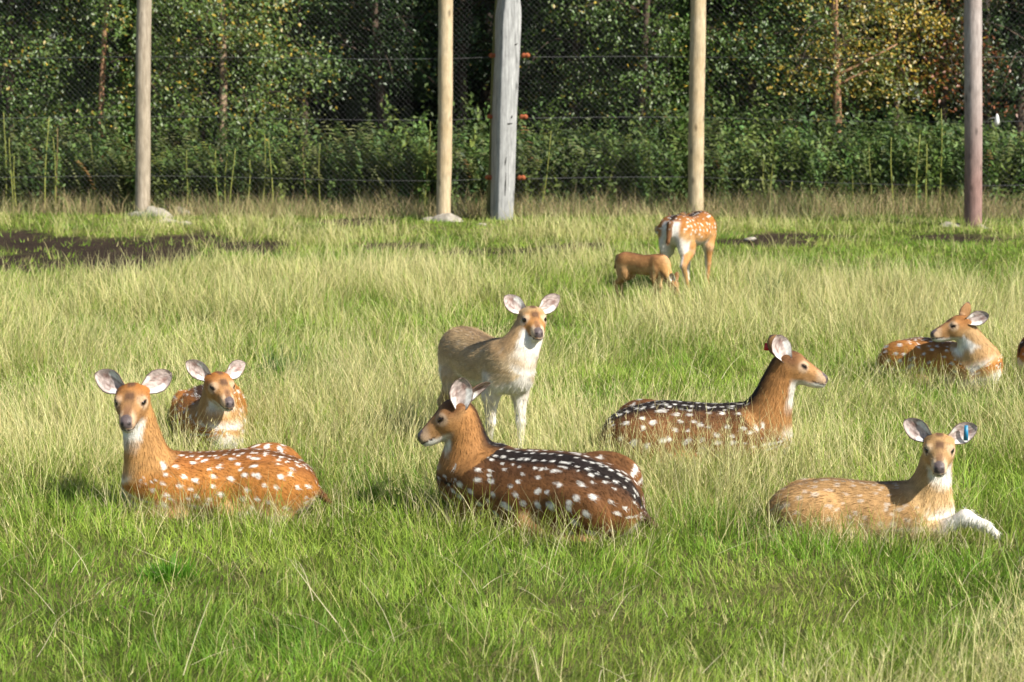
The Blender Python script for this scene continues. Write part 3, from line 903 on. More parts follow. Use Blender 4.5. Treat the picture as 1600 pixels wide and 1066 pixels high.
# chain-link netting: crossing wires with a slight belly, behind the posts
line = [(-13.0, FW['a'][1] + .35)] + [(FW[k][0], FW[k][1] + (.17 if k != 't' else .42)) for k in 'abtcd'] + [(13.0, FW['d'][1] + .1)]
lx = np.array([p[0] for p in line]); ly = np.array([p[1] for p in line])
def net_y(x, z): return np.interp(x, lx, ly) + .02 * np.sin(x * 2.1 + z * 1.3) + .012 * np.sin(x * 5.3 - z * 2)
def build_net():
    H, cell = 3.7, .078
    V = []; T = []; n = 0
    x0, x1 = -10.8, 10.8
    seg = 14
    for sgn in (1, -1):
        for s in np.arange(x0 - H, x1 + H, cell):
            za, zb = 0.03, H
            xa = s; xb = s + sgn * H * .95
            t = np.linspace(0, 1, seg)
            x = xa + (xb - xa) * t; z = za + (zb - za) * t
            ok = (x > x0) & (x < x1)
            if ok.sum() < 2: continue
            x, z = x[ok], z[ok]
            x = x + .004 * np.sin(z * 9 + s * 7)
            y = net_y(x, z) + sgn * .0025
            r = .0013
            ring = np.array([(0, -1), (.87, .5), (-.87, .5)]) * r
            for (rx, ry) in ring: pass
            P = np.stack([x, y, z], -1)
            VV = np.stack([P + np.array([a, b, 0]) for a, b in ring], 1).reshape(-1, 3)
            m = len(P); i = np.arange(m - 1)[:, None] * 3; j = np.arange(3)[None]; j2 = (j + 1) % 3
            T.append((np.stack([i + j, i + j2, i + 3 + j2, i + 3 + j], -1).reshape(-1, 4)) + n)
            V.append(VV); n += len(VV)
    o = mesh_np('netting', np.concatenate(V) - fo, np.concatenate(T), None, M_WIRE, fence)
    return o
build_net()
for z in (.62, 1.50, 2.38):
    for s in (-1, 1):
        cxx = np.interp(z, [0, 3.2], [-.01, .10]) + bt[0]
        xs = np.linspace(cxx + s * .3, s * 10.8 + (0 if s > 0 else 0), 40)
        sag = .02 * np.sin((xs - cxx) * .9) - .015
        yy = np.interp(xs, lx, ly) - .16
        w = np.clip(np.abs(xs - cxx) / .8, 0, 1)
        yy = yy * w + (bt[1] + .15) * (1 - w)
        g = Geo(); tube(g, np.stack([xs, yy, z + sag * w], -1) - fo, .0024, 4, cap=False)
        g.build('strand_wire', M_WIRE, fence)

# stones by the first footing
for i, (px, py, s, fl) in enumerate([(283, 338, .11, .8), (262, 352, .10, .5), (290, 354, .07, .6), (752, 355, .05, .5), (1172, 379, .06, .45)]):
    c = on_ground(px, py)
    o = blob('stone', M_CONC, None, (c[0], c[1], float(ground_z(c[0], c[1])) + s * fl * .4), (s * 1.3, s, s), 40 + i, fl)
    tag(o, ['squarish pale stone a step behind the concrete lump of the weathered post', 'flat pale stone lying against the concrete lump of the weathered post', 'small stone at the edge of the dark soil by the weathered post',
            'small pale stone in the grass near the tan peeled post', 'flat grey stone on bare soil beside the standing doe'][i], 'stone')

# ------------------------------------------------------------------ leaves
def leaf_quads(P, size, col, rg, up=.3, aspect=.62, face=None):
    """diamond leaves, slightly folded; P (n,3)"""
    n = len(P)
    nn = rg.normal(0, 1, (n, 3)); nn[:, 2] = np.abs(nn[:, 2]) * .6 + up
    if face is not None: nn += face
    nn /= np.linalg.norm(nn, axis=1, keepdims=True)
    a = rg.normal(0, 1, (n, 3)); a[:, 2] -= .9
    a -= nn * (a * nn).sum(1)[:, None]; a /= np.linalg.norm(a, axis=1, keepdims=True) + 1e-9
    b = np.cross(nn, a)
    s = (size * rg.uniform(.65, 1.25, n))[:, None]
    V = np.stack([P - a * s * .5, P + b * s * aspect * .5 + nn * s * .08 - a * s * .05, P + a * s * .55, P - b * s * aspect * .5 + nn * s * .08 - a * s * .05], 1).reshape(-1, 3)
    i = np.arange(n)[:, None] * 4
    T = np.concatenate([i + np.array([[0, 1, 2]]), i + np.array([[0, 2, 3]])])
    return V, T, np.repeat(col, 4, 0)

def tree(name, label, group, x, y, height, rx, low, nleaf, leaf, pal, bark, trunk_r=.09, lean=(0, 0), seed=0, trunk_bow=.1, branch=None):
    rg = np.random.default_rng(seed)
    root = empty(name, (x, y, 0)); tag(root, label, 'tree', group)
    zs = np.linspace(-.1, height * .93, 22)
    path = lambda z: np.stack([lean[0] * z + trunk_bow * np.sin(z * .9 + seed), lean[1] * z + trunk_bow * .6 * np.sin(z * .7 + seed * 2), z], -1)
    P = path(zs); P -= P[0] * np.array([1, 1, 0])
    off = path(np.array([-.1]))[0] * np.array([1, 1, 0])
    g = Geo(); tube(g, P, trunk_r * (1 - .8 * zs / height) * (1 + .25 * np.exp(-zs * 3)), 10, wob=.06); g.build('trunk', bark, root, True)
    gl = Geo(); tips = []
    nb = 40
    for i in range(nb):
        z0 = rg.uniform(low * .8 + .2, 4.0) if i < 27 else rg.uniform(4.0, height * .9); a = rg.random() * 2 * math.pi
        ln = rx * (1.05 - .55 * (z0 / height) ** 2) * rg.uniform(.7, 1.05)
        p0 = path(np.array([z0]))[0] - off
        t = np.linspace(0, 1, 7)
        q = p0 + np.stack([np.cos(a) * ln * t, np.sin(a) * ln * t, .55 * ln * t - .75 * ln * t ** 2 * rg.uniform(.5, 1.3)], -1)
        q += rg.normal(0, .02, q.shape) * t[:, None]
        tube(gl, q, .014 * (1 - .85 * t) * trunk_r / .09 + .002, 4, cap=False)
        tips.append(q)
    if branch:
        for (z0, dx, dy, dz) in branch:
            p0 = path(np.array([z0]))[0] - off; t = np.linspace(0, 1, 6)
            gb = Geo(); tube(gb, p0 + np.stack([dx * t, dy * t, dz * t], -1) + rg.normal(0, .012, (6, 3)) * t[:, None], .03 * (1 - .6 * t), 6); gb.build('branch', bark, root, True)
    tag(gl.build('limbs', M_BARK_DK, root, True), kind='stuff')
    # leaves gather round twigs that hang off the limbs
    L = []
    nleaf = int(nleaf * 1.9); ncl = max(60, nleaf // 45)
    for i in range(ncl):
        q = tips[rg.integers(len(tips))]; p = q[rg.integers(2, 7)] + rg.normal(0, .16, 3)
        m = int(nleaf / ncl * rg.uniform(.5, 1.5))
        hang = rg.uniform(.2, .6)
        t = rg.random(m)
        pts = p + rg.normal(0, 1, (m, 3)) * np.array([.17, .17, .10]) + np.stack([0 * t, 0 * t, -hang * t], -1) + (rg.normal(0, .15, 3) * t[:, None])
        L.append(pts)
    L = np.concatenate(L); L = L[L[:, 2] > low * .75]
    c = np.array(pal['base']) * rg.uniform(.65, 1.4, (len(L), 1)) * np.array([1, 1, 1]) * (1 + rg.normal(0, .08, (len(L), 3)))
    yl = rg.random(len(L)) < pal.get('yellow', .03)
    cl = vnoise(L[:, 0] + L[:, 1], L[:, 2], .5, seed) > .62
    yl |= cl & (rg.random(len(L)) < pal.get('yellow', .03) * 3)
    c[yl] = np.array(pal.get('ycol', (.42, .30, .04))) * rg.uniform(.6, 1.2, (yl.sum(), 1))
    sz = np.where(L[:, 2] < 3.6, leaf * 1.12, leaf * 1.9)
    V, T, CC = leaf_quads(L, sz, np.clip(c, .005, .8), rg, face=np.array([.25, -.5, .2]))
    cr = mesh_np('crown', V, T, CC, M_LEAF, root); cr['kind'] = 'stuff'
    return root

BIRCH = dict(base=(.092, .150, .030), yellow=.025)
BIRCH_Y = dict(base=(.115, .140, .024), yellow=.16, ycol=(.46, .32, .04))
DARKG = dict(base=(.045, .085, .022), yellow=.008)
REDD = dict(base=(.075, .085, .024), yellow=.22, ycol=(.26, .085, .025))
def tx(px, Y): return (px - 800) / FPX * Y * 1.0
TREES = [
    # px, Y, height, rx, low, nleaf, leaf, palette, bark, trunk r, lean, label
    (158, 31.6, 7.5, 1.55, 1.55, 7500, .062, BIRCH, M_BARK_RED, .06, (.05, 0), 'birch with a slender orange-brown trunk left of the weathered pale post'),
    (20, 32.0, 7.8, 1.6, 1.1, 7000, .062, BIRCH, M_BARK_DK, .08, (0, 0), 'dense green birch at the far end of the fence beyond the slender orange-brown trunk'),
    (345, 31.9, 8.2, 1.75, 1.45, 9500, .064, dict(base=(.105, .158, .033), yellow=.05), M_BARK, .08, (0, 0), 'birch flecked with yellow leaves just right of the weathered pale post'),
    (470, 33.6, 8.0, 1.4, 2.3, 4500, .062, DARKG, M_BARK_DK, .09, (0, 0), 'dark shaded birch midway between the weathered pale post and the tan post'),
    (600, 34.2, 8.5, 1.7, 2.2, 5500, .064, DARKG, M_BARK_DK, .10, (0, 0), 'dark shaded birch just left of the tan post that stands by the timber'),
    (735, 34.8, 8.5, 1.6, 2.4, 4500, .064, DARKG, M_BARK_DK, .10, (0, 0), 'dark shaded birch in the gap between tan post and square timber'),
    (905, 33.4, 8.0, 1.5, 1.8, 6000, .060, BIRCH, M_BARK_DK, .09, (0, 0), 'green birch rising just right of the square grey timber'),
    (1000, 31.8, 7.8, 1.55, 1.05, 8500, .060, BIRCH, M_BARK_DK, .08, (0, 0), 'leafy green birch left of the tan post behind the doe'),
    (1165, 31.9, 8.0, 1.6, 1.0, 8500, .060, dict(base=(.085, .148, .032), yellow=.03), M_BARK_DK, .08, (0, 0), 'leafy green birch right of the tan post behind the doe'),
    (1232, 33.2, 8.4, 1.5, 2.2, 4000, .060, BIRCH_Y, M_BARK, .085, (0, 0), 'birch with a pale trunk deep between the leafy birches'),
    (1306, 31.0, 7.2, 1.25, 2.35, 4200, .060, BIRCH_Y, M_BARK_RED, .085, (-.012, 0), 'yellowing birch with a bare orange trunk and a broken side branch'),
    (1400, 32.8, 8.0, 1.5, 1.9, 6000, .060, BIRCH_Y, M_BARK_DK, .08, (0, 0), 'birch with yellow and green leaves left of the red-brown post'),
    (1475, 33.0, 7.6, 1.2, 1.9, 4500, .060, REDD, M_BARK_DK, .07, (0, 0), 'tree with russet leaves directly behind the red-brown post'),
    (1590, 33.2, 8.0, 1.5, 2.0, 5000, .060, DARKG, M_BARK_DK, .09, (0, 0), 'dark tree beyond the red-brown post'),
]
for i, (px, Y, h, rx, low, nl, lf, pal, bark, tr, lean, lab) in enumerate(TREES):
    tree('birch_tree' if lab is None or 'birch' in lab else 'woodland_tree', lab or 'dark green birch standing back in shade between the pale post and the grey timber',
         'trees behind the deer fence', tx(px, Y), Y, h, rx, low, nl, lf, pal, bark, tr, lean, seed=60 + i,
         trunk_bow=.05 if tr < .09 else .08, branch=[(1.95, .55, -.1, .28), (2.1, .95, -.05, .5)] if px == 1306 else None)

# deep wood behind: reads as one dark mass
def deep_wood():
    rg = np.random.default_rng(99)
    g = Geo()
    n = 46000
    P = np.stack([rg.uniform(-17, 17, n), rg.uniform(35.5, 47, n), rg.random(n) ** 1.1 * 10.5], -1)
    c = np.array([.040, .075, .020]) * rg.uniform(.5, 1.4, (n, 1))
    V, T, CC = leaf_quads(P, np.full(n, .52), c, rg); g.add(V, T, None, CC)
    n = 9000  # unseen canopy above the birches, added to block skylight and darken the gaps
    P = np.stack([rg.uniform(-14, 14, n), rg.uniform(30.6, 36, n), rg.uniform(4.2, 9, n)], -1)
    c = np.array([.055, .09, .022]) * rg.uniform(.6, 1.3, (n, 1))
    V, T, CC = leaf_quads(P, np.full(n, .26), c, rg); g.add(V, T, None, CC)
    for i in range(34):
        x, y = rg.uniform(-15, 15), rg.uniform(35.5, 44)
        tube(g, [(x, y, 0), (x + rg.normal(0, .1), y, 3), (x + rg.normal(0, .25), y, 9)], [.13, .11, .05], 7, col=np.array([.06, .045, .035]))
    o = g.build('deep_woodland', M_LEAF)
    tag(o, 'deep shaded wood filling the space behind the birches', 'woodland', kind='stuff')
deep_wood()

# ------------------------------------------------------------------ undergrowth behind the fence
def undergrowth():
    rg = np.random.default_rng(5)
    gf, gn = Geo(), Geo()
    # bracken fronds
    nf = 3600
    for i in range(nf):
        x = rg.uniform(-12, 12); y = rg.uniform(29.35, 31.6)
        px = 800 + FPX * x / y
        dens = .9 if px < 760 else .45
        if rg.random() > dens: continue
        h = (.66 + 1.25 * fbm(x, y, 1.5, 31, 3) + .18 * rg.normal()) * (.72 + .28 * (y - 29.3) / 2.0)
        a = rg.random() * 2 * math.pi if rg.random() < .4 else -math.pi / 2 + rg.normal(0, 1.0)
        t = np.linspace(0, 1, 9)
        reach = h * rg.uniform(.25, .6)
        st = np.stack([x + np.cos(a) * reach * t ** 1.8, y + np.sin(a) * reach * t ** 1.8, h * (1.12 * t - .22 * t ** 3)], -1)
        base = np.array([.125, .175, .042]) * rg.uniform(.55, 1.4) * (.7 + .7 * vnoise(x, y, .6, 33)) * np.array([rg.uniform(.8, 1.35), 1, rg.uniform(.8, 1.5)])
        if vnoise(x, y, .8, 35) > .58 and rg.random() < .5: base = np.array([.27, .29, .12]) * rg.uniform(.6, 1.1)
        if rg.random() < .03: base = np.array([.25, .14, .05])
        V = []; T = []
        k = 0
        for s_ in np.linspace(.42, 1.0, 10):
            p = np.array([np.interp(s_, t, st[:, q]) for q in range(3)])
            w = (.05 + .26 * (1 - s_) ** .75) * rg.uniform(.75, 1.2) * h / 1.5
            for sd in (1, -1):
                dirv = np.array([-np.sin(a) * sd + np.cos(a) * .45, np.cos(a) * sd + np.sin(a) * .45, -.18 + rg.normal(0, .15)])
                dirv /= np.linalg.norm(dirv)
                al = np.array([np.cos(a), np.sin(a), .3 - .7 * s_]) * .028
                mid = p + dirv * w * .55
                V += [p + al * .5, p - al * .5, mid - al * .9 + [0, 0, -.004], p + dirv * w, mid + al * .9]
                T += [(k, k + 1, k + 2), (k, k + 2, k + 4), (k + 4, k + 2, k + 3)]; k += 5
        gf.add(V, T, None, base)
        # stalk
        P2 = st[:5]; sw = np.array([.004, 0, 0])
        VV = np.concatenate([P2 - sw, P2 + sw]); m = 5
        gf.add(VV, None, [(q, m + q, m + q + 1, q + 1) for q in range(m - 1)], np.array([.16, .19, .06]))
    o = gf.build('bracken_thicket', M_FERN); tag(o, 'waist-high bracken thicket growing along the back of the fence', 'bracken', kind='stuff')
    # nettles, willowherb and bramble
    nn = 3300
    for i in range(nn):
        x = rg.uniform(-12, 12); y = rg.uniform(29.25, 31.4)
        px = 800 + FPX * x / y
        if rg.random() > (.95 if px > 740 else .4): continue
        h = (.62 + 1.25 * fbm(x, y, 1.4, 37, 3) + .20 * rg.normal()) * (.68 + .32 * (y - 29.2) / 2.0)
        if px > 1040: h *= 1.04
        lean = rg.normal(0, .12, 2)
        m = 15
        z = np.linspace(.12, 1, m) * h
        P = np.stack([x + lean[0] * z, y + lean[1] * z, z], -1)
        P = np.repeat(P, 3, 0) + rg.normal(0, .045, (m * 3, 3))
        base = np.array([.092, .150, .034]) * rg.uniform(.5, 1.5) * (.6 + .8 * vnoise(x, y, .55, 39)) * np.array([rg.uniform(.8, 1.3), 1, rg.uniform(.8, 1.3)])
        c = base * rg.uniform(.7, 1.35, (len(P), 1))
        V, T, CC = leaf_quads(P, np.full(len(P), .098), c, rg, up=.4, aspect=.5, face=np.array([.15, -.35, .1]))
        gn.add(V, T, None, CC)
    o = gn.build('nettle_thicket', M_FERN); tag(o, 'dense leafy nettle and bramble thicket behind the fence', 'undergrowth', kind='stuff')
undergrowth()

# tall bare yellow-green stalks standing in front of the thicket
def stalks():
    rg = np.random.default_rng(17)
    spots = [(8, 175), (18, 215), (24, 240), (70, 182), (90, 200), (88, 215), (148, 210), (290, 235), (340, 235), (352, 240), (360, 232), (388, 250), (410, 210), (425, 215), (478, 230), (500, 225), (535, 225),
             (665, 190), (610, 245), (843, 205), (1020, 225), (1195, 245), (1205, 255), (1232, 275), (1268, 265), (1330, 260), (1360, 230), (1395, 215), (1432, 210), (1450, 225), (1470, 170), (742, 255)]
    for i, (px, top) in enumerate(spots):
        Y = 29.15 + rg.uniform(-.05, .2)
        b = np.array([tx(px, Y), Y, 0]); h = at_depth(px, top, Y)[2]
        lean = rg.normal(0, .07)
        t = np.linspace(0, 1, 7)
        P = np.stack([lean * h * t + .02 * np.sin(t * 4 + i), .02 * t, h * t], -1)
        col = np.array([.36, .38, .09]) * rg.uniform(.75, 1.15) if rg.random() < .8 else np.array([.30, .22, .09])
        g = Geo(); tube(g, P, .011 * (1 - .6 * t) + .002, 5, col=col)
        for k in range(10):
            s = rg.uniform(.25, 1); p = np.array([np.interp(s, t, P[:, q]) for q in range(3)])
            V, T, CC = leaf_quads(p[None] + rg.normal(0, .03, (1, 3)), np.array([.10]), np.array([[.14, .20, .05]]) * rg.uniform(.7, 1.3), rg, aspect=.3)
            g.add(V, T, None, CC)
        o = g.build('weed_stalk', M_FERN); o.location = b
        tag(o, 'tall bare yellowish weed stalk in front of the thicket behind the fence', 'weed stalk', 'weed stalks at the foot of the thicket')
stalks()
# ------------------------------------------------------------------ the herd
HERD = 'herd of spotted deer in the meadow'
RICH = dict(back=(.26, .095, .022), side=(.40, .165, .036), low=(.50, .30, .13))
DARK = dict(back=(.085, .036, .014), side=(.185, .078, .024), low=(.36, .20, .08), dark=(.016, .010, .008), neck=(.36, .17, .055))
PALE = dict(back=(.36, .21, .085), side=(.42, .245, .10), low=(.55, .38, .2), dark=(.10, .06, .035), neck=(.44, .28, .125), head=(.40, .24, .105))
TANC = dict(back=(.30, .20, .10), side=(.40, .285, .15), low=(.55, .43, .27), dark=(.09, .055, .035), neck=(.40, .26, .13), head=(.42, .20, .065))

make_deer('spotted_deer', 'rich orange-brown spotted doe lying side-on, head turned out, throat white, no ear tag', HERD,
          (342, 802), -83, 'lying', (210, 618), -.04, (1, 12, 0), hs=1.0, scale=.89, coat=RICH, spots=1.0, eye_open=.8, seed=3, stripe=.3, roll=math.radians(-10), hip=1.15, sink=.035,
          ears=[((-.1, .80, .45), (.95, -.05, .15), .118, .044), ((-.1, .85, .45), (.95, -.3, .1), .122, .046)])
make_deer('spotted_deer', 'doe with half-closed eyes lying behind the orange-brown doe, chin over her pale haunch', HERD,
          (322, 703), 22, 'lying', (338, 597), -.34, (28, 12, 0), hs=.93, scale=.90, coat=dict(RICH, neck=(.40, .23, .09)), spots=1.0, eye_open=.45, seed=4, stripe=.5, curl=math.radians(38), roll=math.radians(10), hip=1.1, sink=.02,
          ears=[((-.25, .85, .30), (.9, -.2, .1), .130, .042), ((-.1, .75, .55), (.95, .1, .0), .130, .042)])
make_deer('spotted_deer', 'dark brown doe lying turned away with black spotted spine, head in profile over her shoulder', HERD,
          (838, 815), -121, 'lying', (726, 642), .14, (-88, 20, 0), hs=1.0, scale=1.04, coat=DARK, spots=1.0, eye_open=.7, seed=5, stripe=.6, flank=0, roll=math.radians(-20), fat=1.08, hip=.95, neck_r=(1, .95), sink=.05,
          ears=[((-.35, .25, .80), (-.15, .98, .1), .118, .046), ((-.97, .28, .02), (-.1, -.5, -.7), .15, .044)])
make_deer('spotted_deer', 'dark-backed doe lying in profile with neck upright and a red tag in one ear', HERD,
          (1090, 724), 84, 'lying', (1221, 568), -.10, (84, 8, 0), hs=1.0, scale=.99, coat=DARK, spots=1.0, eye_open=.4, seed=6, stripe=.95, flank=.2, roll=math.radians(9), sink=.035, neck_r=(1.05, 1.12),
          ears=[((-.62, .5, .62), (-.2, .6, .2), .110, .042), ((-.34, .30, .85), (.5, .85, .1), .115, .048)], tags=[(1, M_RED, .66, .95, .035, .04)])
make_deer('spotted_deer', 'pale fawn lying with a blue tag in its ear and one white foreleg stretched out', HERD,
          (1346, 828), 80, 'lying', (1467, 695), -.10, (-11, 12, 0), hs=.88, muzzle=.88, eye_k=1.2, scale=.82, coat=PALE, spots=.45, eye_open=.75, seed=7, stripe=.25, sink=.07, white_legs=True,
          ears=[((-.1, .88, .38), (.95, -.05, .1), .125, .044), ((-.1, .80, .55), (.95, -.3, .1), .125, .044)], tags=[(1, M_BLUE, .50, .05, .021, .07)],
          leg_sets=[([(.26, -.10, .12), (.42, -.13, .15), (.57, -.16, .235), (.68, -.19, .195), (.74, -.20, .155)], [.055, .04, .040, .028, .018]),
                    ([(.26, .10, .10), (.42, .10, .07), (.26, .13, .03)], [.055, .035, .02])])
make_deer('spotted_deer', 'spotted doe resting with closed eyes, head in profile, muzzle raised over her haunch', HERD,
          (1474, 602), 40, 'lying', (1511, 509), -.20, (-84, 2, 0), hs=.98, scale=.88, coat=dict(RICH, back=(.20, .085, .028), neck=(.44, .27, .12)), spots=1.0, eye_open=.25, seed=8, stripe=.45, curl=math.radians(-30), roll=math.radians(-8), voxel=.010, hairs=9000, sink=.03,
          ears=[((-.75, .35, .25), (-.1, .9, .2), .118, .040), ((-.35, .45, .75), (.1, .5, .1), .11, .036)])
make_deer('spotted_deer', 'young tan deer standing with white throat and legs, looking straight out', HERD,
          (764, 713), 29, 'standing', (829, 495), -.22, (14, 10, 0), hs=.88, muzzle=.86, eye_k=1.3, bib=.16, scale=.89, coat=TANC, spots=.14, eye_open=1.0, seed=9, stripe=.28, white_legs=True, fat=1.10, neck_r=(1.12, 1.12), neck_bow=.06,
          ears=[((-.1, .85, .55), (.95, -.05, .1), .130, .044), ((-.1, .70, .66), (.95, -.3, .1), .118, .044)], limb=[(0, 0), (.03, 0), (.02, 0), (-.10, .01)])
make_deer('spotted_deer', 'doe standing seen from behind with white rump and dark tail, beside the small grazing fawn', HERD,
          (1076, 450), 152, 'standing', (1052, 356), .60, (-140, -6, 0), hs=1.0, scale=.98, coat=RICH, spots=.9, seed=10, stripe=.55, voxel=.014, hairs=7000, fat=1.35, tail_up=.0,
          ears=[((-.2, .5, .8), (.5, .6, .0), .12, .04), ((-.2, .5, .8), (.5, .6, .0), .12, .04)], limb=[(.02, .03), (0.0, -.05), (0, 0), (0, 0)])
make_deer('spotted_deer', 'tiny brown fawn grazing with lowered head at the feet of the standing doe', HERD,
          (1007, 471), 56, 'standing', (1050, 440), -.22, (66, 54, 0), hs=.62, scale=.60, coat=dict(RICH, white=(.45, .27, .13), back=(.24, .105, .04), side=(.34, .17, .06)), spots=.15, seed=11, stripe=.4, voxel=.011, hairs=5000, fat=.95, neck_r=(.85, .9),
          ears=[((-.6, .6, .4), (.5, .6, .0), .12, .04), ((-.6, .6, .4), (.5, .6, .0), .12, .04)])
Bx = on_ground(1690, 600)
make_deer('spotted_deer', 'brown deer of which only the muzzle shows, beyond the doe with closed eyes', HERD,
          None, -75, 'lying', None, 0, (-88, 14, 0), hs=1.0, scale=.95, coat=RICH, spots=1.0, eye_open=.5, seed=12, voxel=.012, hairs=4000, base_world=Bx, head_world=at_depth(1650, 538, Bx[1] - .05))
# ------------------------------------------------------------------ grass
def point_free(x, y):
    """True where no lying animal presses the grass down"""
    ok = np.ones(len(x), bool)
    for F in FOOTPRINTS:
        mn, mx = F.min(0), F.max(0)
        idx = np.flatnonzero((x > mn[0]) & (x < mx[0]) & (y > mn[1]) & (y < mx[1]))
        if not len(idx): continue
        cell = .04
        H = np.zeros((int((mx[0] - mn[0]) / cell) + 2, int((mx[1] - mn[1]) / cell) + 2), bool)
        q = ((F - mn) / cell).astype(int); H[q[:, 0], q[:, 1]] = True
        A = np.maximum.accumulate(H, 0) & np.maximum.accumulate(H[::-1], 0)[::-1]      # fill between outline points
        i = ((x[idx] - mn[0]) / cell).astype(int); j = ((y[idx] - mn[1]) / cell).astype(int)
        ok[idx[A[i, j]]] = False
    return ok

def scatter(n0, power, ymin, ymax, rg, margin=1.25):
    """positions with density n0 * (8 / y) ** power per square metre"""
    ys = np.linspace(ymin, ymax, 400); w = (ys * 1600 / FPX * margin + 1.2) * n0 * (8 / ys) ** power
    cdf = np.concatenate([[0], np.cumsum((w[1:] + w[:-1]) / 2 * np.diff(ys))]); tot = int(cdf[-1])
    y = np.interp(rg.random(tot) * cdf[-1], cdf, ys)
    x = (rg.random(tot) - .5) * (y * 1600 / FPX * margin + 1.2)
    return x, y

def blades(x, y, z, ln, wd, az, lean, curve, col, tipcol, segs):
    """tapered curved blades; az: direction of lean, lean/curve in radians"""
    n = len(x)
    P = []
    px, py, pz = x.copy(), y.copy(), z.copy()
    a = lean.copy()
    P.append((px.copy(), py.copy(), pz.copy()))
    for s in range(segs):
        st = ln / segs
        px = px + np.cos(az) * np.sin(a) * st; py = py + np.sin(az) * np.sin(a) * st; pz = pz + np.cos(a) * st
        a = a + curve / segs
        P.append((px.copy(), py.copy(), pz.copy()))
    rgw = RNG.random(n) * math.pi
    sx, sy = np.cos(rgw), np.sin(rgw) * .6
    V = np.zeros((n, 2 * segs + 1, 3), np.float32); C = np.zeros((n, 2 * segs + 1, 3), np.float32)
    for s in range(segs + 1):
        t = s / segs
        w = wd * (1 - .55 * t) * .5
        cc = col * (1 - t) + tipcol * t
        if s < segs:
            for k, sg in enumerate((1, -1)):
                V[:, 2 * s + k, 0] = P[s][0] + sx * w * sg; V[:, 2 * s + k, 1] = P[s][1] + sy * w * sg; V[:, 2 * s + k, 2] = P[s][2]
                C[:, 2 * s + k] = cc
        else:
            V[:, 2 * s] = np.stack(P[s], -1); C[:, 2 * s] = cc
    m = 2 * segs + 1
    b = (np.arange(n) * m)[:, None]
    T = [b + np.array([[2 * segs - 2, 2 * segs - 1, 2 * segs]])]
    Q = [b + np.array([[2 * s, 2 * s + 1, 2 * s + 3, 2 * s + 2]]) for s in range(segs - 1)]
    return V.reshape(-1, 3), np.concatenate(T), (np.concatenate(Q) if Q else np.zeros((0, 4), int)), C.reshape(-1, 3)

def straw_field(x, y):
    """0 = lush green, 1 = tall dry bents"""
    f = fbm(x, y, 1.6, 51, 3) * .8 + fbm(x, y * .8, .5, 55, 2) * .35 - .12
    band = sstep(7.6, 9.2, y) * (1 - sstep(19.0, 23.5, y))
    f = f * 1.0 + .19 * band - .12
    # lush clearings seen in the meadow
    for (px, py, r) in [(860, 520, .7), (1010, 610, .7), (240, 900, .9), (600, 980, 1.0), (1150, 930, .9), (330, 830, .5), (900, 900, .7), (1400, 900, .8), (560, 480, .7), (1450, 420, 1.6), (40, 620, .5), (1540, 620, .6), (1560, 760, .5), (690, 830, .4), (1015, 462, .55), (1085, 452, .7)]:
        c = on_ground(px, py); f = f - .42 * np.exp(-(((x - c[0]) / r) ** 2 + ((y - c[1]) / (r * 1.3)) ** 2))
    for (px, py, r) in [(600, 650, 1.0), (480, 690, .8), (980, 720, .9), (1120, 740, .7), (80, 700, .8), (230, 850, .35), (1100, 850, .5), (1300, 470, 1.3), (520, 460, 1.6), (1500, 1020, .5), (1220, 1000, .3)]:
        c = on_ground(px, py); f = f + .28 * np.exp(-(((x - c[0]) / r) ** 2 + ((y - c[1]) / (r * 1.3)) ** 2))
    return sstep(.10, .80, f)

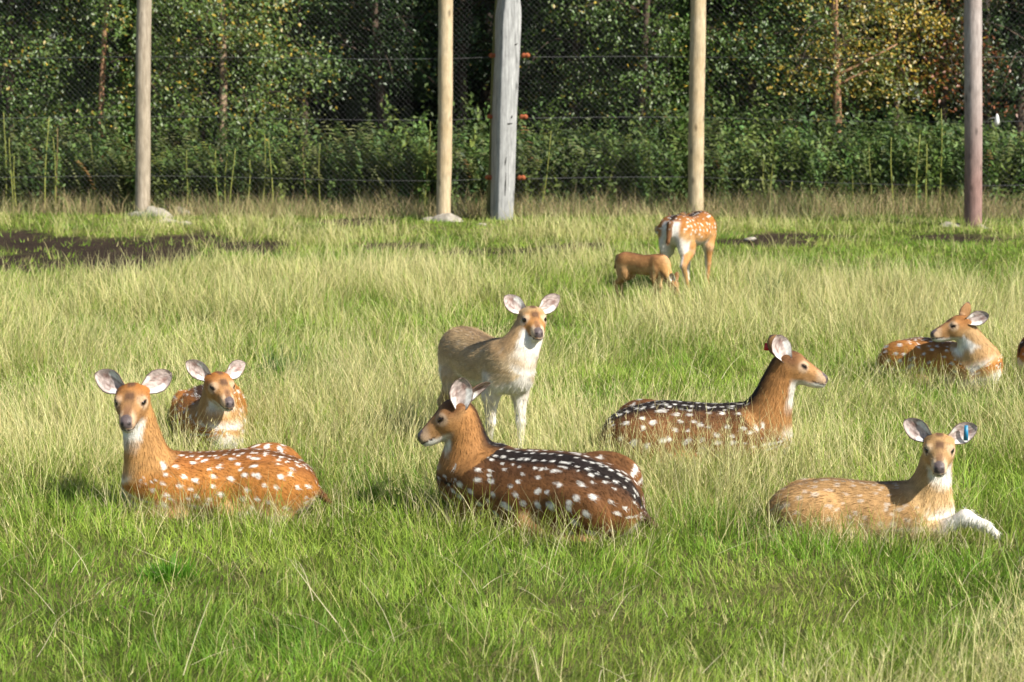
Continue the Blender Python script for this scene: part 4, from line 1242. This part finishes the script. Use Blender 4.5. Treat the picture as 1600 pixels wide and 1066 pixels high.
def build_grass():
    rg = np.random.default_rng(23)
    # short green blades
    x, y = scatter(4800, 1.75, 5.2, 29.4, rg, 1.18)
    keep = point_free(x, y)
    sm = soil_mask(x, y); keep &= rg.random(len(x)) > sstep(.2, .5, sm) * (.80 + .2 * sstep(.3, .55, fbm(x, y, .3, 75, 2)))
    x, y = x[keep], y[keep]
    sf = straw_field(x, y)
    tuft = fbm(x, y, .45, 61, 2)
    far = sstep(19, 25, y)
    fine = fbm(x, y, .16, 63, 2)
    ln = (.045 + .11 * tuft ** 1.5 + .05 * fine + .06 * sf) * rg.uniform(.5, 1.45, len(x)) * (1 - .42 * far) * (.62 + .38 * sstep(7.2, 9.5, y))
    wd = .0040 * (y / 8) ** .8 * rg.uniform(.7, 1.4, len(x))
    az = 12 * fbm(x, y, .35, 65, 2) + rg.normal(0, 1.1, len(x))
    lean = np.abs(rg.normal(.5, .42, len(x))); cv = np.abs(rg.normal(.75, .6, len(x)))
    n1 = fbm(x, y, .9, 71, 3)[:, None]
    g1 = np.array([.115, .250, .012]); g2 = np.array([.295, .385, .050])
    col = g1 + (g2 - g1) * np.clip(n1 * 1.3 - .2 + rg.normal(0, .22, (len(x), 1)), 0, 1)
    yel = rg.random(len(x)) < .12 + .25 * sf
    col[yel] = np.array([.40, .36, .13]) * rg.uniform(.7, 1.15, (yel.sum(), 1))
    col *= rg.uniform(.65, 1.3, (len(x), 1)) * (.68 + .62 * fbm(x, y, .38, 73, 3))[:, None]
    nr = y < 13.5
    tipc = np.clip(col * 1.2 + .012, 0, .8)
    V, T, Q, C = blades(x[nr], y[nr], ground_z(x[nr], y[nr]) - .008, ln[nr], wd[nr], az[nr], lean[nr], cv[nr], col[nr], tipc[nr], 2)
    fr = ~nr
    Vf, Tf, Qf, Cf = blades(x[fr], y[fr], ground_z(x[fr], y[fr]) - .008, ln[fr], wd[fr] * 1.15, az[fr], lean[fr] + cv[fr] * .3, cv[fr] * 0, col[fr], tipc[fr], 1)
    T = np.concatenate([T, Tf + len(V)]); V = np.concatenate([V, Vf]); C = np.concatenate([C, Cf])
    o = mesh_np('green_grass', V, [T, Q], C, M_GRASS); tag(o, 'short bright green meadow grass covering the field', 'grass', kind='stuff')
    ng = len(x)
    # longer yellow-green blades
    x, y = scatter(1000, 1.35, 5.2, 27.6, rg)
    sf = straw_field(x, y); sm = soil_mask(x, y)
    keep = point_free(x, y) & (rg.random(len(x)) < .2 + .9 * sf) & (rg.random(len(x)) > sm * 1.6)
    x, y, sf = x[keep], y[keep], sf[keep]
    ln = (.11 + .15 * sf) * rg.uniform(.6, 1.4, len(x)); wd = .0036 * (y / 8) ** .75 * rg.uniform(.7, 1.3, len(x))
    az = 9 * fbm(x, y, .6, 67, 2) + rg.normal(0, 1.2, len(x)); lean = np.abs(rg.normal(.5, .4, len(x))); cv = np.abs(rg.normal(.7, .5, len(x)))
    col = np.array([.25, .33, .055]) + (np.array([.46, .43, .16]) - np.array([.25, .33, .055])) * np.clip(sf[:, None] * .9 + rg.normal(0, .3, (len(x), 1)), 0, 1)
    col *= rg.uniform(.75, 1.2, (len(x), 1))
    V, T, Q, C = blades(x, y, ground_z(x, y) - .008, ln, wd, az, lean, cv, col, np.clip(col * 1.15, 0, .8), 2)
    o = mesh_np('long_grass', V, [T, Q], C, M_GRASS); tag(o, 'longer yellow-green grass blades standing among the short grass', 'grass', kind='stuff')
    nl = len(x)
    # dry bents: thin pale stalks with a loose seed head
    x, y = scatter(1150, 1.2, 5.2, 27.3, rg)
    sf = straw_field(x, y); sm = soil_mask(x, y)
    keep = point_free(x, y) & (rg.random(len(x)) < .03 + 1.3 * sf ** 1.6) & (rg.random(len(x)) > sm * 1.5)
    x, y, sf = x[keep], y[keep], sf[keep]
    n = len(x)
    ln = (.20 + .19 * sf) * rg.uniform(.6, 1.4, n); wd = np.maximum(.0021 * (y / 8) ** .8, .0024) * rg.uniform(.75, 1.35, n)
    az = 9 * fbm(x, y, .6, 67, 2) + rg.normal(0, 1.2, n); lean = np.abs(rg.normal(.32, .40, n)); fl = rg.random(n) < .16; lean[fl] += rg.uniform(.3, .9, fl.sum()); cv = np.abs(rg.normal(.45, .5, n))
    col = np.array([.61, .55, .27]) * rg.uniform(.7, 1.2, (n, 1)) * (1 + rg.normal(0, .04, (n, 3)))
    V, T, Q, C = blades(x, y, ground_z(x, y) - .008, ln, wd, az, lean, cv, np.clip(col * np.array([.95, 1.0, .8]), 0, .8), np.clip(col * 1.15, 0, .85), 3)
    o = mesh_np('dry_bents', V, [T, Q], C, M_STRAW)
    tag(o, 'pale dry grass stalks rising through the green meadow', 'dry grass', kind='stuff')
    HV, HT, HQ, HC = V, T, Q, C
    # taller grass that the lying animals have not pressed down, close round each of them
    RX, RY = [], []
    for F in FOOTPRINTS:
        q = F[rg.integers(0, len(F), 2600)] + rg.normal(0, .12, (2600, 2)) - np.array([0, .07]); RX.append(q[:, 0]); RY.append(q[:, 1])
    rx, ry = np.concatenate(RX), np.concatenate(RY)
    ok = point_free(rx, ry); rx, ry = rx[ok], ry[ok]; m = len(rx)
    rcol = np.where(rg.random((m, 1)) < .55, np.array([[.26, .32, .05]]), np.array([[.58, .51, .28]])) * rg.uniform(.65, 1.25, (m, 1))
    rl = rg.uniform(.10, .30, m) * (.55 + .8 * fbm(rx, ry, .25, 69, 2))
    V2, T2, Q2, C2 = blades(rx, ry, ground_z(rx, ry) - .008, rl, .0034 * (ry / 8) ** .7 * rg.uniform(.6, 1.2, m), rg.random(m) * 6.28, np.abs(rg.normal(.3, .25, m)), np.abs(rg.normal(.6, .5, m)), rcol, np.clip(rcol * 1.15, 0, .8), 3)
    o = mesh_np('tall_grass', V2, [T2, Q2], C2, M_GRASS); tag(o, 'taller mixed grass standing close round the resting deer', 'grass', kind='stuff')
    # fallen straws lying across the sward
    x2, y2 = scatter(16, 1.0, 5.2, 14, rg); ok = point_free(x2, y2); x2, y2 = x2[ok], y2[ok]; m = len(x2)
    fc = np.array([.66, .58, .36]) * rg.uniform(.75, 1.1, (m, 1))
    V2, T2, Q2, C2 = blades(x2, y2, ground_z(x2, y2) + rg.uniform(.03, .10, m), rg.uniform(.12, .36, m), .0030 * rg.uniform(.7, 1.2, m), rg.random(m) * 6.28, rg.normal(.95, .28, m), rg.normal(.7, .5, m), fc, fc, 5)
    o = mesh_np('fallen_straws', V2, [T2, Q2], C2, M_STRAW); tag(o, 'pale fallen straws lying across the green sward', 'dry grass', kind='stuff')
    V, T, Q, C = HV, HT, HQ, HC
    # seed heads on part of them
    tip = V.reshape(n, 7, 3)[:, 6]; pre = V.reshape(n, 7, 3)[:, 4]
    k = np.flatnonzero((rg.random(n) < .36) & (y < 15))
    k = np.repeat(k, 4); m = len(k); t = rg.random(m)
    p0 = pre[k] * (1 - t)[:, None] + tip[k] * t[:, None]
    az2 = rg.random(m) * 2 * math.pi
    cs = C.reshape(n, 7, 3)[k, 6] * rg.uniform(.8, 1.15, (m, 1))
    V, T, Q, C = blades(p0[:, 0].astype(float), p0[:, 1].astype(float), p0[:, 2].astype(float), .028 * rg.uniform(.5, 1.5, m), .0032 * rg.uniform(.6, 1.2, m), az2, rg.uniform(.15, .7, m), np.zeros(m), cs, cs, 1)
    o = mesh_np('seed_heads', V, [T], C, M_STRAW); tag(o, 'feathery pale seed heads on the dry grass stalks', 'dry grass', kind='stuff')
    # dry tangled strip along the foot of the fence
    m = 26000
    x = rg.uniform(-10.5, 10.5, m); y = rg.uniform(28.2, 30.3, m) + .35 * (fbm(x, x * 0, 1.5, 81, 2) - .5)
    x1d = (x - 0); fy = np.interp(x, lx, ly)
    dr = y - fy
    keep = dr > -.55 + .5 * fbm(x, y, .7, 83, 2)
    x, y = x[keep], y[keep]; m = len(x)
    ln = (.20 + .28 * fbm(x, y, .8, 85, 2)) * rg.uniform(.6, 1.5, m); wd = .009 * rg.uniform(.6, 1.2, m)
    b = np.where(rg.random((m, 1)) < .62, np.array([[.42, .33, .17]]), np.array([[.20, .24, .07]])) * rg.uniform(.6, 1.25, (m, 1))
    V, T, Q, C = blades(x, y, ground_z(x, y) - .01, ln, wd, rg.random(m) * 6.28, np.abs(rg.normal(.35, .3, m)), np.abs(rg.normal(.7, .5, m)), b, np.clip(b * 1.2, 0, .8), 2)
    o = mesh_np('fence_line_grass', V, [T, Q], C, M_STRAW); tag(o, 'brownish dry grass strip along the foot of the fence', 'dry grass', kind='stuff')
    print('GRASS', ng, nl, n, m)

build_grass()

def rush_tuft(px, py, h, n, label, seed, spread=.10, gcol=(.075, .14, .035)):
    rg = np.random.default_rng(seed)
    c = on_ground(px, py)
    r = np.abs(rg.normal(0, spread, n)); a = rg.random(n) * 6.28
    x = r * np.cos(a); y = r * np.sin(a)
    col = np.array(gcol) * rg.uniform(.7, 1.4, (n, 1))
    V, T, Q, C = blades(x, y, np.zeros(n) - .01, h * rg.uniform(.5, 1.15, n), np.full(n, .006), a, np.abs(rg.normal(.28, .15, n)), np.abs(rg.normal(.25, .2, n)), col, col * 1.3, 3)
    o = mesh_np('rush_tuft', V, [T, Q], C, M_GRASS); o.location = (c[0], c[1], float(ground_z(c[0], c[1])))
    tag(o, label, 'rush tuft')
rush_tuft(1205, 470, .36, 170, 'dark green rush tuft in the dry grass right of the standing doe', 1)
rush_tuft(432, 590, .30, 130, 'grey-green rush tuft in the straw behind the orange-brown doe', 2)
rush_tuft(232, 352, .26, 90, 'small dark grass tuft against the concrete foot of the weathered post', 3)
rush_tuft(262, 905, .11, 260, 'lush deep green tuft in the grass in front of the orange-brown doe', 4, .07, (.075, .19, .012))
